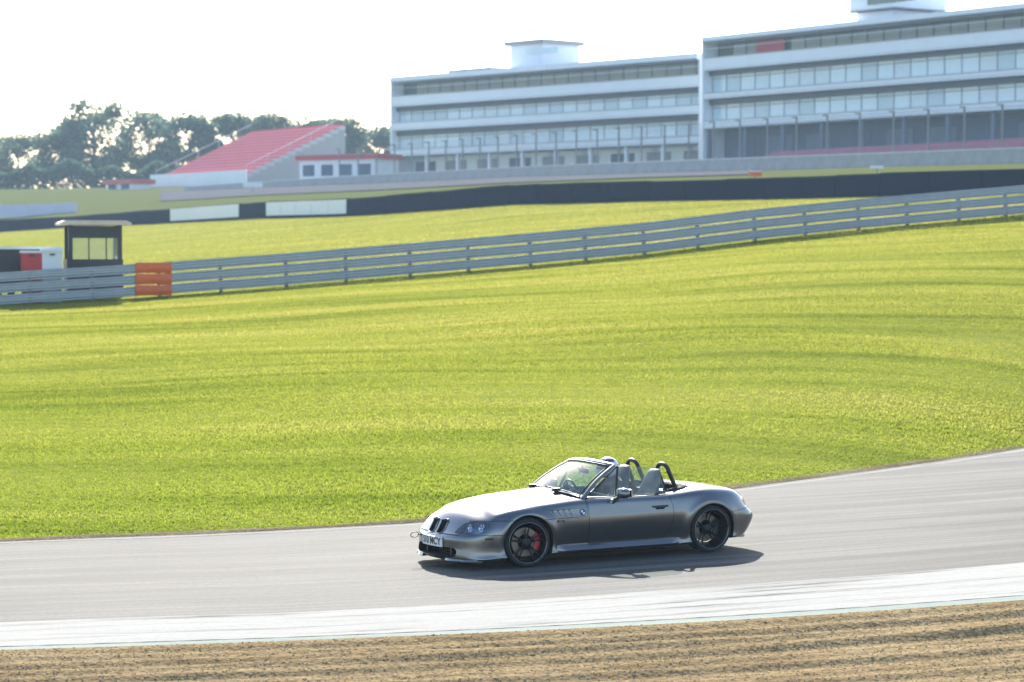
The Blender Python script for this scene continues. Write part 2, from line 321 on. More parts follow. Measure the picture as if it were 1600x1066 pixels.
def far_edge_at(px):            # where the far track edge lies in the line of sight px
    d = (px - 800) / F
    x, y = E_far[:, 0], E_far[:, 1]; s = x - d * y
    k = np.where(np.diff(np.sign(s)) != 0)[0]
    if len(k): i = k[-1] if px > 800 else k[0]; t = s[i] / (s[i] - s[i + 1]); return Vector(E_far[i] * (1 - t) + E_far[i + 1] * t)
    q = E_far[0] if px < 800 else E_far[-1]; return Vector((d * q[1], q[1], q[2]))
def ext(xs, a, px):
    if px < xs[0]: return a[0]
    return float(np.interp(px, xs, a))
XV = [-300, 0, 200, 400, 600, 800, 1000, 1200, 1400, 1600]
rows = []
gcols = sorted(set(list(np.linspace(-1400, 3000, 111)) + COLS))
def colpt(px):
    f = far_edge_at(px); f0 = f + Vector((0, .35, .0))
    r = P(px, ext(XR, YR, px), ext(XR, DR, px)); b = P(px, ext(XB, YB, px), ext(XB, DB, px))
    under = lambda D, z: Vector(((px - 800) / F * D, D, z))
    v = P(px, ext(XV, [332, 328, 322, 309, 300, 289, 281, 275, 269, 264], px), ext(XB, DB, px) + interp(px, XV, [45, 45, 45, 40, 30, 22, 18, 16, 14, 12]))
    w = P(px, ext(XV, [303, 301, 299, 291, 284, 275, 268, 262, 256, 250], px), interp(px, XV, [340, 330, 322, 300, 280, 255, 240, 220, 200, 190]))
    q = P(px, ext(XV, [298, 296, 293, 286, 278, 268, 261, 255, 250, 245], px), interp(px, XV, [380, 370, 360, 345, 318, 292, 280, 262, 246, 230]))
    out = [under(max(1.5, f.y * .25) - 300, -.25), under(max(1.5, f.y * .25), -.25), under(f.y * .6, -.25 + rz((px - 800) / F * f.y)), f + Vector((0, -.6, -.12)), f0]
    for t in np.linspace(0, 1, 15)[1:]:
        g = f0.lerp(r, t); g.z += .28 * math.sin(t * math.pi) * .5 + .05 * math.sin(g.x * .5 + g.y * .31) * math.sin(t * math.pi); out.append(g)
    for t in np.linspace(0, 1, 8)[1:]:
        g = r.lerp(b, t); g.z -= .25 * math.sin(t * math.pi); out.append(g)
    out += [v, w, q, q + Vector((q.x * .9, q.y * .9, 1.5)), Vector((q.x * 3.2, 1000, q.z)), Vector((q.x * 4.2, 1600, q.z - 20))]
    return out
gp = [colpt(px) for px in gcols]
mb = MB(); mb.grid(gp)
M_farground, _ = grass_ground('far_turf', (.115, .130, .050), (.085, .105, .040), (.15, .14, .075))
nrow = len(gp[0]) - 1
mb.m = [1 if (k % nrow) >= 25 else 0 for k in range(len(mb.f))]
ground = mb.build('ground', [M_ground, M_farground], smooth=True, fix=True); tag(ground, 'green grass bank rising behind the track to the far hillside', None, kind='structure')
bank_bvh = BVHTree.FromPolygons([Vector(v) for v in mb.v], mb.f)
def ground_z(x, y):
    h = bank_bvh.ray_cast(Vector((x, y, 300)), Vector((0, 0, -1))); return h[0].z if h[0] else 0.0

def strip(name, A, B, zA, zB, m, nv=2, label=None, hfun=None, zbase=0):
    # sheet between two edge curves, with UV in metres along / across
    A = np.array(A); B = np.array(B); n = len(A)
    s = np.r_[0, np.cumsum(np.linalg.norm(np.diff(A[:, :2], axis=0), axis=1))]
    vs, uv = [], []
    for i in range(n):
        for j in range(nv):
            t = j / (nv - 1); p = A[i] * (1 - t) + B[i] * t; z = zA * (1 - t) + zB * t
            if hfun: z += hfun(s[i], t, p)
            vs.append((p[0], p[1], p[2] + z)); uv.append((s[i], np.linalg.norm(B[i] - A[i]) * t))
    fs = [(i * nv + j, (i + 1) * nv + j, (i + 1) * nv + j + 1, i * nv + j + 1) for i in range(n - 1) for j in range(nv - 1)]
    me = bpy.data.meshes.new(name); me.from_pydata(vs, [], fs); me.materials.append(m)
    l = me.uv_layers.new(name='along')
    idx = np.zeros(len(me.loops), int); me.loops.foreach_get('vertex_index', idx); l.data.foreach_set('uv', np.array(uv)[idx].ravel())
    bm = bmesh.new(); bm.from_mesh(me); bmesh.ops.recalc_face_normals(bm, faces=bm.faces)
    if sum(f.normal.z for f in bm.faces) < 0: bmesh.ops.reverse_faces(bm, faces=bm.faces)
    bm.to_mesh(me); bm.free(); me.polygons.foreach_set('use_smooth', [True] * len(me.polygons))
    return tag(link(name, me), label, None, kind='structure')
def offset(c, d):               # shift a curve sideways in plan
    c = np.array(c); t = np.gradient(c[:, :2], axis=0); t /= np.linalg.norm(t, axis=1)[:, None]
    o = c.copy(); o[:, 0] -= t[:, 1] * d; o[:, 1] += t[:, 0] * d; return o
sgn = 1 if offset(E_far, 1)[80, 1] > E_far[80, 1] else -1
def cross(A, B):                # B resampled so that its points stand across from A's
    B2 = smooth_curve(B, 1600); out = []
    for a in A: out.append(B2[np.argmin(((B2[:, :2] - a[:2]) ** 2).sum(1))])
    out = np.array(out)
    k = np.ones(9) / 9
    for c in range(3): out[4:-4, c] = np.convolve(out[:, c], k, 'valid')
    return out
strip('track', E_near, cross(E_near, offset(E_far, sgn * .05)), .0, .0, M_asphalt, 12, 'grey asphalt race track crossing the picture')
strip('track_edge_line', offset(E_far, -sgn * .19), offset(E_far, -sgn * .10), .004, .004, M_line, 2, 'thin white line along the far edge of the track')
def dirt_h(s, t, p): return .03 * math.sin(t * math.pi) + .012 * math.sin(s * 3.1) * math.sin(s * 1.3)
strip('verge', offset(E_far, sgn * .02), offset(E_far, sgn * .45), -.01, .0, M_dirt, 5, 'narrow worn dirt verge between track and grass', hfun=dirt_h)
K_out = cross(E_near, E_out)
def lerp(a, b, t): return a * (1 - t) + b * t
def kerb_h(s, t, p): return .030 * t + .0015 * math.sin(s * 14)
E2 = smooth_curve(E_near, 900); K2 = smooth_curve(K_out, 900)
strip('kerb', lerp(E2, K2, -.02), lerp(E2, K2, .86), .004, .004, M_kerb, 9, 'broad white painted kerb along the near edge of the track', hfun=kerb_h)
strip('kerb_green_edge', lerp(E2, K2, .86), K2, .0, .0, M_kerbgreen, 3, 'pale green painted outer border of the kerb', hfun=lambda s, t, p: .0300 + .006 * t)
strip('kerb_face', K2, lerp(E2, K2, 1.02), .036, -.08, M_conc, 2, 'low concrete outer face of the kerb')
# gravel trap with raked furrows that run along the kerb
def gnoise(x, y): return math.sin(x * 1.7 + 1.3 * math.sin(y * 2.1)) * math.sin(y * 1.9 + 1.1 * math.sin(x * 1.3))
K3 = offset(smooth_curve(K_out, 700), 0); far_g = K3.copy()
tng = np.gradient(K3[:, :2], axis=0); tng /= np.linalg.norm(tng, axis=1)[:, None]
def gravel_h(s, t, p):
    d = t * 12.0
    z = .013 * math.sin(d * 2 * math.pi / .30 + .5 * math.sin(s * .35) + .15 * math.sin(s * 1.1)) + .020 * math.sin(d * 2 * math.pi / .93 + .7 * math.sin(s * .21))
    z += .008 * gnoise(s * .6, d * 2.4) + .004 * gnoise(s * 2.1 + 2, d * 6.3)
    m = math.exp(-((d - (.45 + .07 * (s - 62))) / .30) ** 2) * min(1, (s - 52) / 8) if 52 < s < 95 else 0   # a churned rut running off the kerb
    return (z - .03) * min(1, d / .25) + .045 * max(0, 1 - d / .8) + .045 * m
K3b = offset(K3, -sgn * 12.0)
if K3b[350, 1] > K3[350, 1]: K3b = offset(K3, sgn * 12.0)
gt = strip('gravel_trap', K3, K3b, .0, .0, M_gravel, 240, 'brown raked gravel trap in front of the kerb', hfun=gravel_h)
strip('gravel_run_off', K3b, K3b + np.array([0, -70.0, 0]), -.03, -.03, M_gravel, 6, 'flat brown gravel beneath the camera')

def stones(name, label, n):
    h = np.array([(1, 0, 0), (-1, 0, 0), (0, 1, 0), (0, -1, 0), (0, 0, 1), (0, 0, -1)], float); fo = np.array([(0, 2, 4), (2, 1, 4), (1, 3, 4), (3, 0, 4), (2, 0, 5), (1, 2, 5), (3, 1, 5), (0, 3, 5)])
    gb = BVHTree.FromPolygons([v.co for v in gt.data.vertices], [tuple(p.vertices) for p in gt.data.polygons])
    px = rng.uniform(-120, 1720, n); py = rng.uniform(945, 1105, n); V = []
    for a, b in zip(px, py):
        g = G(a, b); q = gb.ray_cast(Vector((g.x, g.y, 2)), Vector((0, 0, -1)))[0]
        if q is None: continue
        V.append(q)
    V = np.array([tuple(q) for q in V]); k = len(V); s = rng.uniform(.005, .012, k) * (1 + 1.2 * (rng.uniform(0, 1, k) > .985)); r = rng.uniform(0, 6.28, k)
    sh = h[None] * rng.uniform(.7, 1.3, (k, 6, 1)) * np.array([1.2, 1.0, .42]) * s[:, None, None]; c, d = np.cos(r)[:, None], np.sin(r)[:, None]
    sh = np.stack([sh[..., 0] * c - sh[..., 1] * d, sh[..., 0] * d + sh[..., 1] * c, sh[..., 2]], -1) + V[:, None] + np.array([0, 0, .002])
    f = (fo[None] + (np.arange(k) * 6)[:, None, None]).reshape(-1, 3)
    me = bpy.data.meshes.new(name); me.from_pydata(sh.reshape(-1, 3).tolist(), [], f.tolist()); me.materials.append(M_stone)
    return tag(link(name, me), label, 'gravel', kind='stuff')
M_stone = bpy.data.materials.new('stone'); M_stone.use_nodes = True; nt = M_stone.node_tree; b_ = nt.nodes['Principled BSDF']; g_ = N(nt, 'ShaderNodeNewGeometry'); r_ = ramp(nt, [(0, (.26, .19, .11)), (.45, (.36, .27, .155)), (.8, (.43, .33, .20)), (1, (.50, .42, .30))])
nt.links.new(g_.outputs['Random Per Island'], r_.inputs[0]); nt.links.new(r_.outputs[0], b_.inputs['Base Color']); b_.inputs['Roughness'].default_value = .9; b_.inputs['Specular IOR Level'].default_value = 0
stones('loose_gravel', 'loose brown gravel stones lying over the raked trap', 18000)

# ------------------------------------------------------------------ grass blades (stuff)
def blades(name, label, n, y0, y1, h0, h1, w, margin=120, nb=4, bm_=None):
    V = []; 
    pxs = rng.uniform(-margin, 1600 + margin, n * 3); u = rng.uniform(0, 1, n * 3)
    fe = {k: far_edge_at(k) for k in range(-margin - 20, 1600 + margin + 40, 20)}
    ks = sorted(fe); fy = np.array([fe[k].y for k in ks])
    a = np.interp(pxs, ks, fy) + .22 if y0 is None else np.interp(pxs, XR, DR) + .3
    b = (np.interp(pxs, XR, DR) - .15) if y1 is None else np.interp(pxs, XB, DB) - 1.0
    dist = a + u * (b - a)
    keep = rng.uniform(0, 1, n * 3) < (dist / dist.max())      # even cover per square metre
    dist = dist[keep][:n]; pxs = pxs[keep][:n]
    X = (pxs - 800) / F * dist
    pts = []
    for x, y in zip(X, dist):
        pts.append((x, y, ground_z(x, y)))
    pts = np.array(pts); k = len(pts)
    patch = .5 + .5 * np.sin(pts[:, 0] * .35 + 2 * np.sin(pts[:, 1] * .22)) * np.sin(pts[:, 1] * .55 + pts[:, 0] * .12)
    verts = np.zeros((k, nb, 3, 3)); 
    for j in range(nb):
        ang = rng.uniform(0, 2 * np.pi, k); hh = rng.uniform(h0, h1, k) * (.65 + .7 * patch); ww = w * rng.uniform(.7, 1.3, k)
        ox = rng.normal(0, .05, k); oy = rng.normal(0, .05, k); lean = rng.normal(0, .35, (k, 2)) * hh[:, None]
        c, s = np.cos(ang), np.sin(ang)
        base = pts + np.stack([ox, oy, -np.full(k, .01)], 1)
        verts[:, j, 0] = base + np.stack([c * ww, s * ww, 0 * c], 1); verts[:, j, 1] = base - np.stack([c * ww, s * ww, 0 * c], 1)
        verts[:, j, 2] = base + np.stack([lean[:, 0], lean[:, 1], hh], 1)
    v = verts.reshape(-1, 3); nf = len(v) // 3
    me = bpy.data.meshes.new(name); me.vertices.add(len(v)); me.vertices.foreach_set('co', v.ravel())
    me.loops.add(nf * 3); me.loops.foreach_set('vertex_index', np.arange(nf * 3, dtype=np.int32))
    me.polygons.add(nf); me.polygons.foreach_set('loop_start', np.arange(0, nf * 3, 3, dtype=np.int32)); me.polygons.foreach_set('loop_total', np.full(nf, 3, np.int32))
    me.materials.append(bm_ or M_blade); me.update(calc_edges=True)
    return tag(link(name, me), label, 'grass', kind='stuff')
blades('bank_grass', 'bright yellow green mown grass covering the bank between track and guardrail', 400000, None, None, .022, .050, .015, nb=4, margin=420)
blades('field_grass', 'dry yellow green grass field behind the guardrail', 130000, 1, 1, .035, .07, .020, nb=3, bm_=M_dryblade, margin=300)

# ------------------------------------------------------------------ guardrail
rail = thing('guardrail', 'long three-rail galvanised steel guardrail running along the top of the grass bank', 'guardrail')
rp = resample(smooth_curve(rail_base, 300), 4.0)
def wbeam(L):
    prof = [(.0, -.15), (.035, -.135), (.035, -.10), (-.045, -.065), (-.045, -.025), (.03, -.012), (.03, .012), (-.045, .025), (-.045, .065), (.035, .10), (.035, .135), (.0, .15)]
    m = MB(); rows_ = []
    for x in (0, L): rows_.append([(x, y, z) for y, z in prof] + [(x, y + .006, z) for y, z in reversed(prof)])
    m.grid(rows_, 0, True); n = len(prof) * 2
    m.f += [tuple(range(n)), tuple(range(2 * n - 1, n - 1, -1))]; m.m += [0, 0]
    return m.mesh('rail', M_galv, fix=True)
Lr = float(np.linalg.norm(rp[1] - rp[0]))
me_rail = wbeam(Lr + .06)
me_post = MB().box((0, .13, .5), (.11, .10, 1.12)).box((0, .06, .9), (.09, .06, .22)).box((0, .06, .20), (.09, .06, .22)).box((0, .06, .55), (.09, .06, .22)).mesh('post', M_post)
for i in range(len(rp) - 1):
    a, b = Vector(rp[i]), Vector(rp[i + 1]); a.z = ground_z(a.x, a.y); b.z = ground_z(b.x, b.y)
    d = (b - a); x = d.normalized(); y = Vector((0, 0, 1)).cross(x).normalized(); z = x.cross(y)
    rot = Matrix((x, y, z)).transposed().to_4x4()
    for k, h in enumerate((.21, .56, .91)):
        link('rail', me_rail, rail, Matrix.Translation(a + Vector((0, 0, h)) + y * (.007 * (i % 2))) @ rot)
    for t in (0.02, .5):
        p = a.lerp(b, t); q = Matrix((x, y, Vector((0, 0, 1)))).transposed().to_4x4()
        link('post', me_post, rail, Matrix.Translation(p) @ q)
def rail_at(px, back=0.0):
    d = (px - 800) / F; s = rp[:, 0] - d * rp[:, 1]; i = int(np.argmax(s > 0)) - 1; i = max(0, i)
    t = s[i] / (s[i] - s[i + 1]); p = Vector(rp[i]).lerp(Vector(rp[i + 1]), float(t)); x = (Vector(rp[i + 1]) - Vector(rp[i])).normalized()
    y = Vector((0, 0, 1)).cross(x).normalized(); p += y * back; p.z = ground_z(p.x, p.y); return p, x, y
# orange cover hung over the rails
p, x, y = rail_at(240)
oc = thing('orange_cover', 'bright orange padded cover hung over the guardrail beside the marshal hut', 'barrier pad', p, (0, 0, math.atan2(x.y, x.x)))
for k, h in enumerate((.21, .56, .91)):
    m = MB(); rows_ = []
    for xx in np.linspace(-.56, .56, 9):
        bul = .02 * math.sin(xx * 9 + k)
        rows_.append([(xx, -.055 - .05 * math.sin(math.pi * t) - bul * math.sin(math.pi * t), h - .165 + .33 * t) for t in np.linspace(0, 1, 7)] + [(xx, .02, h + .165), (xx, .02, h - .165)])
    m.grid(rows_, 0, True); n = 9; m.f += [tuple(range(n)), tuple(range(8 * n + n - 1, 8 * n - 1, -1))]; m.m += [0, 0]
    m.build('pad', M_orange, oc, smooth=True, fix=True, sharp=50)

# marshal hut behind the rail
p, x, y = rail_at(158, 2.6)
hut = thing('marshal_hut', 'small dark open-sided marshal hut with flat cream roof behind the guardrail', 'hut', p, (0, 0, math.atan2(x.y, x.x)))
for sx in (-.78, .78):
    for sy in (-.7, .7): MB().box((sx, sy, 1.16), (.14, .14, 2.32)).build('corner_post', M_dark, hut)
MB().box((0, -.78, .62), (1.7, .03, 1.24)).build('front_panel', M_dark, hut)
MB().box((0, .78, .62), (1.7, .03, 1.24)).build('back_panel', M_dark, hut)
for sx in (-.87, .87): MB().box((sx, 0, .62), (.03, 1.5, 1.24)).build('side_panel', M_dark, hut)
MB().box((0, -.70, 2.10), (1.42, .10, .36)).build('header_board', M_dark, hut)
MB().box((0, .70, 2.10), (1.42, .10, .36)).build('header_board', M_dark, hut)
m = MB(); m.prism([(-1.12, 2.325), (1.12, 2.325), (1.12, 2.40), (.95, 2.47), (-.95, 2.47), (-1.12, 2.40)], -1.05, 1.05, 'xz'); m.build('roof', M_cream, hut, fix=True)
M_hutglass = glass('hut_glass', (.8, .85, .8), .03, .10)
MB().box((0, -.72, 1.58), (1.40, .012, .66)).build('window_pane', M_hutglass, hut)
for sx in (-.2, .35): MB().box((sx, -.72, 1.58), (.04, .03, .68)).build('mullion', M_dark, hut)
# equipment beside it
p, x, y = rail_at(38, 1.9); a = math.atan2(x.y, x.x)
tr = thing('equipment_trailer', 'low dark flat-topped equipment trailer with pale edge behind the guardrail', 'trailer', p, (0, 0, a))
MB().box((0, .2, 1.12), (2.5, 1.2, 1.16)).build('body', M_dark, tr)
m = MB(); m.prism([(-1.32, 1.70), (1.32, 1.70), (1.26, 1.78), (-1.26, 1.78)], -.5, .9, 'xz'); m.build('lid', M_white, tr, fix=True)
m = MB().box((0, .2, .5), (2.3, 1.0, .10)); m.box((1.6, .2, .5), (.9, .08, .08)); m.build('chassis', M_post, tr)
for sx in (-.45, .45):
    for sy in (-.36, .76):
        w_ = MB(); w_.lathe([(-.08, .14), (-.09, .24), (-.06, .28), (.06, .28), (.09, .24), (.08, .14), (-.08, .14)], 20, 'y', (sx, sy, .28)); w_.build('wheel', M_dark, tr, smooth=True, sharp=40)
for px_, mm, lab, nm in ((52, M_red, 'tall red equipment cabinet standing in front of the dark trailer', 'equipment_cabinet'), (84, M_white, 'tall pale grey equipment cabinet next to the red one', 'equipment_cabinet')):
    p, x, y = rail_at(px_, .75)
    b = thing(nm, lab, 'cabinet', p, (0, 0, math.atan2(x.y, x.x)), 'cabinets beside the marshal hut')
    m = MB(); m.prism([(-.29, 0), (.29, 0), (.32, 1.58), (-.32, 1.58)], -.25, .25, 'xz'); m.build('body', mm, b, fix=True)
    m = MB(); m.prism([(-.35, 1.58), (.35, 1.58), (.33, 1.66), (-.33, 1.66)], -.29, .29, 'xz'); m.build('lid', M_white, b, fix=True)
    MB().box((0, -.30, 1.50), (.16, .03, .05)).build('latch', M_dark, b)

# ------------------------------------------------------------------ far tyre barrier with belt facing
bp_ = resample(smooth_curve(band_base, 300), 3.0)
tb = thing('tyre_barrier', 'long low navy belt-faced tyre barrier curving across the far field', 'barrier')
Lb = float(np.linalg.norm(bp_[1] - bp_[0]))
m = MB(); m.prism([(-.35, 0), (.35, 0), (.35, .98), (.27, 1.10), (-.27, 1.10), (-.35, .98)], 0, Lb - .03, 'yz'); me_panel = m.mesh('belt_panel', M_navy, fix=True)
frames = []
for i in range(len(bp_) - 1):
    a, b = Vector(bp_[i]), Vector(bp_[i + 1]); x = (b - a).normalized(); y = Vector((0, 0, 1)).cross(x).normalized(); z = x.cross(y)
    hs = interp(800 + F * a.x / a.y, [0, 600, 1000, 1340, 1600], [1.05, 1.1, 1.05, 1.1, 1.15])
    Mx = Matrix.Translation(a + Vector((0, 0, -.03 + .02 * math.sin(i * 1.7)))) @ Matrix((x, y, z)).transposed().to_4x4() @ Matrix.Diagonal((1, 1, hs, 1))
    link('belt_panel', me_panel, tb, Mx); frames.append((a, b, x, y, z))
for k, (p0, p1, lab) in enumerate(((280, 385, 'shorter plain white board on the far tyre barrier nearer the marshal hut'), (428, 560, 'longer plain white board on the far tyre barrier nearer the pit building'))):
    bd = thing('advertising_board', lab, 'board', (0, 0, 0), None, 'white boards on the tyre barrier')
    for (a, b, x, y, z) in frames:
        pa = 800 + F * a.x / a.y
        pb = 800 + F * b.x / b.y
        if p0 - 8 <= min(pa, pb) and max(pa, pb) <= p1 + 8:
            mm = MB().box((Lb / 2, -.40, .62), (Lb - .06, .05, .98)); bo = mm.build('panel', M_white, bd); bo.matrix_local = Matrix.Translation(a) @ Matrix((x, y, z)).transposed().to_4x4()

# ------------------------------------------------------------------ pit buildings
def zat(y, D): return H + D * (400 - y) / F
def facade_frame(A, B):
    x = (Vector((B[0], B[1], 0)) - Vector((A[0], A[1], 0))); L = x.length; x.normalize()
    return L, math.atan2(x.y, x.x)
def pit_block(name, label, A, B, bands, depth, base, group, doors=False):
    L, ang = facade_frame(A, B)
    t = thing(name, label, 'building', (A[0], A[1], base), (0, 0, ang), group)
    zr = max(b[1] for b in bands) - base
    z_t = [b for b in bands if b[2] == 'terrace'][0]
    MB().box((L / 2, depth / 2 + 3.0, (z_t[0] - base - .4) / 2), (L - .2, depth - 1.5, z_t[0] - base - .4)).build('core_wall', M_fascia, t)
    n = int(round(L / 2.25)); w = L / n
    hb_ = z_t[1] - base
    for xe in (-.16, L + .16): MB().box((xe, depth / 2 + .1, hb_ / 2), (.3, depth + .5, hb_)).build('end_wall', M_fascia, t)
    cache = {}
    for z0, z1, kind in bands:
        a, b = z0 - base, z1 - base; h = b - a; zc = (a + b) / 2
        if kind == 'fascia':
            MB().box((L / 2, .55, zc), (L, 1.3, h)).build('fascia', M_fascia, t)
            MB().box((L / 2, -.12, b + .02), (L + .04, .10, .06)).build('coping', M_soff, t)
            MB().box((L / 2, -.105, a + .16), (L, .012, .035)).build('panel_joint', M_soff, t)
        elif kind == 'slot':
            MB().box((L / 2, .85, zc), (L - .06, .5, h)).build('dark_strip', M_frame, t)  # solid dark strip along the line below each fascia
        elif kind in ('pane', 'terrace'):
            key = (round(h, 3), kind); yy = 1.12 if kind == 'pane' else 1.9
            if key not in cache:
                mm = M_pane if kind == 'pane' else M_panegreen
                cache[key] = ([MB().box((0, 0, 0), (w - .10, .05, h - .02)).mesh('pane', q_) for q_ in ([M_pane, M_pane, M_pane2, M_pane3] if kind == 'pane' else [mm, mm, M_panegreen2])], MB().box((0, 0, 0), (.09, .16, h)).mesh('mullion', M_soff if kind == 'pane' else M_frame))
            for i in range(n):
                link('pane', random.choice(cache[key][0]), t, Matrix.Translation(((i + .5) * w, yy, zc)) @ Matrix.Rotation(random.uniform(-.006, .006), 4, 'Z'))
            for i in range(n + 1):
                link('mullion', cache[key][1], t, Matrix.Translation((i * w if 0 < i < n else (.06 if i == 0 else L - .06), yy, zc)))
            if kind == 'pane': MB().box((L / 2, yy - .03, b - .35), (L - .1, .06, .06)).build('transom', M_frame, t)
            else:
                MB().box((L / 2, .02, a + .95), (L, .05, .07)).build('balustrade_rail', M_galv, t)
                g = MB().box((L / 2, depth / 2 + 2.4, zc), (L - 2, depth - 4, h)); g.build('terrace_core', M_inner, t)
        elif kind == 'roof':
            MB().box((L / 2, depth / 2 + .4, zc), (L + .1, depth + 1.6, h)).build('roof_slab', M_fascia, t)
            MB().box((L / 2, -.42, a + .05), (L + .1, .05, .10)).build('roof_edge', M_frame, t)
        elif kind == 'under':
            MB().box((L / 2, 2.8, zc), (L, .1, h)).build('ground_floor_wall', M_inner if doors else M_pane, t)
            k = int(L / 5.6)
            for i in range(k + 1): MB().box((.2 + i * (L - .4) / k, .5, zc), (.38, .38, h)).build('column', M_fascia if not doors else M_door, t)
            for i in range(k):
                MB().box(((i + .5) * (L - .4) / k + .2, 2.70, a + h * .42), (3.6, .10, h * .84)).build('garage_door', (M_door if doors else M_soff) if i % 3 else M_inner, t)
    return t, L, ang
def lv(ys, D): return [zat(y, D) for y in ys]
zl = lv([122, 131, 152, 168, 175, 193, 205, 213, 235, 245, 277], 316)
LA, LBp = ((614 - 800) / F * 316, 316), ((1092 - 800) / F * 278, 278)
left_block, LL, langle = pit_block('pit_building', 'long pale three-storey pit building block with square tower on its roof', LA, LBp,
    [(zl[1], zl[0], 'roof'), (zl[2], zl[1], 'terrace'), (zl[3], zl[2], 'fascia'), (zl[4], zl[3], 'slot'), (zl[5], zl[4], 'pane'), (zl[6], zl[5], 'fascia'), (zl[7], zl[6], 'slot'), (zl[8], zl[7], 'pane'), (zl[9], zl[8], 'fascia'), (zl[10] - 1.5, zl[9], 'under')], 13, zl[10] - 1.5, 'pit buildings')
zr_ = lv([7, 17, 45, 67, 75, 108, 118, 128, 158, 171, 252], 231)
RA, RBp = ((1100 - 800) / F * 267, 267), (46.2 + 26.2 * .55, 231 - 36 * .55)
right_block, RL, rangle = pit_block('pit_building', 'taller pale pit building block with shaded garages, cut off by the picture edge', RA, RBp,
    [(zr_[1], zr_[0], 'roof'), (zr_[2], zr_[1], 'terrace'), (zr_[3], zr_[2], 'fascia'), (zr_[4], zr_[3], 'slot'), (zr_[5], zr_[4], 'pane'), (zr_[6], zr_[5], 'fascia'), (zr_[7], zr_[6], 'slot'), (zr_[8], zr_[7], 'pane'), (zr_[9], zr_[8], 'fascia'), (zr_[10] - 1.5, zr_[9], 'under')], 14, zr_[10] - 1.5, 'pit buildings', True)
def along(A, B, px):            # distance along a facade at a picture column
    d = (px - 800) / F; ax, ay = A; bx, by = B; t = (ax - d * ay) / ((ax - d * ay) - (bx - d * by)); return t
def roof_box(parent, name, A, B, L, base, p0, p1, z0, z1, dy, dep, m, over=0.0):
    s0, s1 = along(A, B, p0) * L, along(A, B, p1) * L
    return MB().box(((s0 + s1) / 2, dy + dep / 2, (z0 + z1) / 2 - base), (abs(s1 - s0) + over, dep + over, z1 - z0)).build(name, m, parent)
b0 = zl[10] - 1.5
Dm = 303
o = roof_box(left_block, 'roof_tower', LA, LBp, LL, b0, 768, 818, zl[0], zat(72, Dm), 3, 6, M_fascia)
roof_box(left_block, 'tower_roof', LA, LBp, LL, b0, 762, 823, zat(72, Dm), zat(65, Dm), 2.6, 6.8, M_soff)
roof_box(left_block, 'tower_window', LA, LBp, LL, b0, 792, 842, zat(88, Dm), zat(79, Dm), 2.96, .03, M_pane)
roof_box(left_block, 'roof_platform', LA, LBp, LL, b0, 672, 738, zl[0] + .35, zl[0] + .65, 3, 4, M_soff)
for px_ in (674, 696, 718): roof_box(left_block, 'railing_post', LA, LBp, LL, b0, px_, px_ + 1, zl[0], zl[0] + 1.3, 3, .1, M_post)
roof_box(left_block, 'railing', LA, LBp, LL, b0, 672, 738, zl[0] + 1.25, zl[0] + 1.32, 3.0, .06, M_post)
b1 = zr_[10] - 1.5
roof_box(right_block, 'roof_tower', RA, RBp, RL, b1, 1308, 1362, zr_[0], zat(12, 245), 2.5, 6, M_fascia)
roof_box(right_block, 'tower_cab', RA, RBp, RL, b1, 1302, 1372, zat(10, 245), zat(-22, 245), 2.0, 7, M_fascia)
roof_box(right_block, 'tower_soffit', RA, RBp, RL, b1, 1299, 1375, zat(11.5, 245), zat(9.5, 245), 1.8, 7.4, M_frame)
roof_box(right_block, 'tower_window', RA, RBp, RL, b1, 1330, 1404, zat(2, 245), zat(-14, 245), 1.96, .03, M_panegreen)
for px_, w_, m_ in ((1165, 4.2, M_red), ):
    s0 = along(RA, RBp, px_) * RL; MB().box((s0 + 2, 1.5, zr_[2] + .75 - b1), (w_, .06, 1.3)).build('red_banner', m_, right_block)

# ------------------------------------------------------------------ red seat terrace in front of the garages
def seat_row_mesh(L, pitch, d):
    m = MB(); n = int(L / pitch)
    for i in range(n):
        x = (i + .5) * pitch
        m.box((x, .20, .10), (pitch * .86, .34, .05)); m.box((x, .36, .215), (pitch * .86, .05, .28))
    return m.mesh('seat_row', M_redseat)
A = Vector(((1165 - 800) / F * 246, 246, 0)); B = Vector(((1720 - 800) / F * 206, 206, 0)); L, ang = facade_frame(A, B)
ter = thing('seat_terrace', 'low terrace of red seats in the shade below the pit garages', 'terrace', (A.x, A.y, 12.1), (0, 0, ang))
sr = seat_row_mesh(L, .55, .4); sr.materials.clear(); sr.materials.append(mat('dull_pink_seat', (.42, .12, .20), .5, 0, .2, .8))  # duller, pinker seat colour than on the grandstand
for k in range(4):
    MB().box((L / 2, .85 * k + .425, .15 + .16 * k - .4), (L, .85, .32 * k + .9)).build('step', M_conc, ter)
    link('seat_row', sr, ter, Matrix.Translation((0, .85 * k + .2, .16 * k * 2 - .0 + .2)))

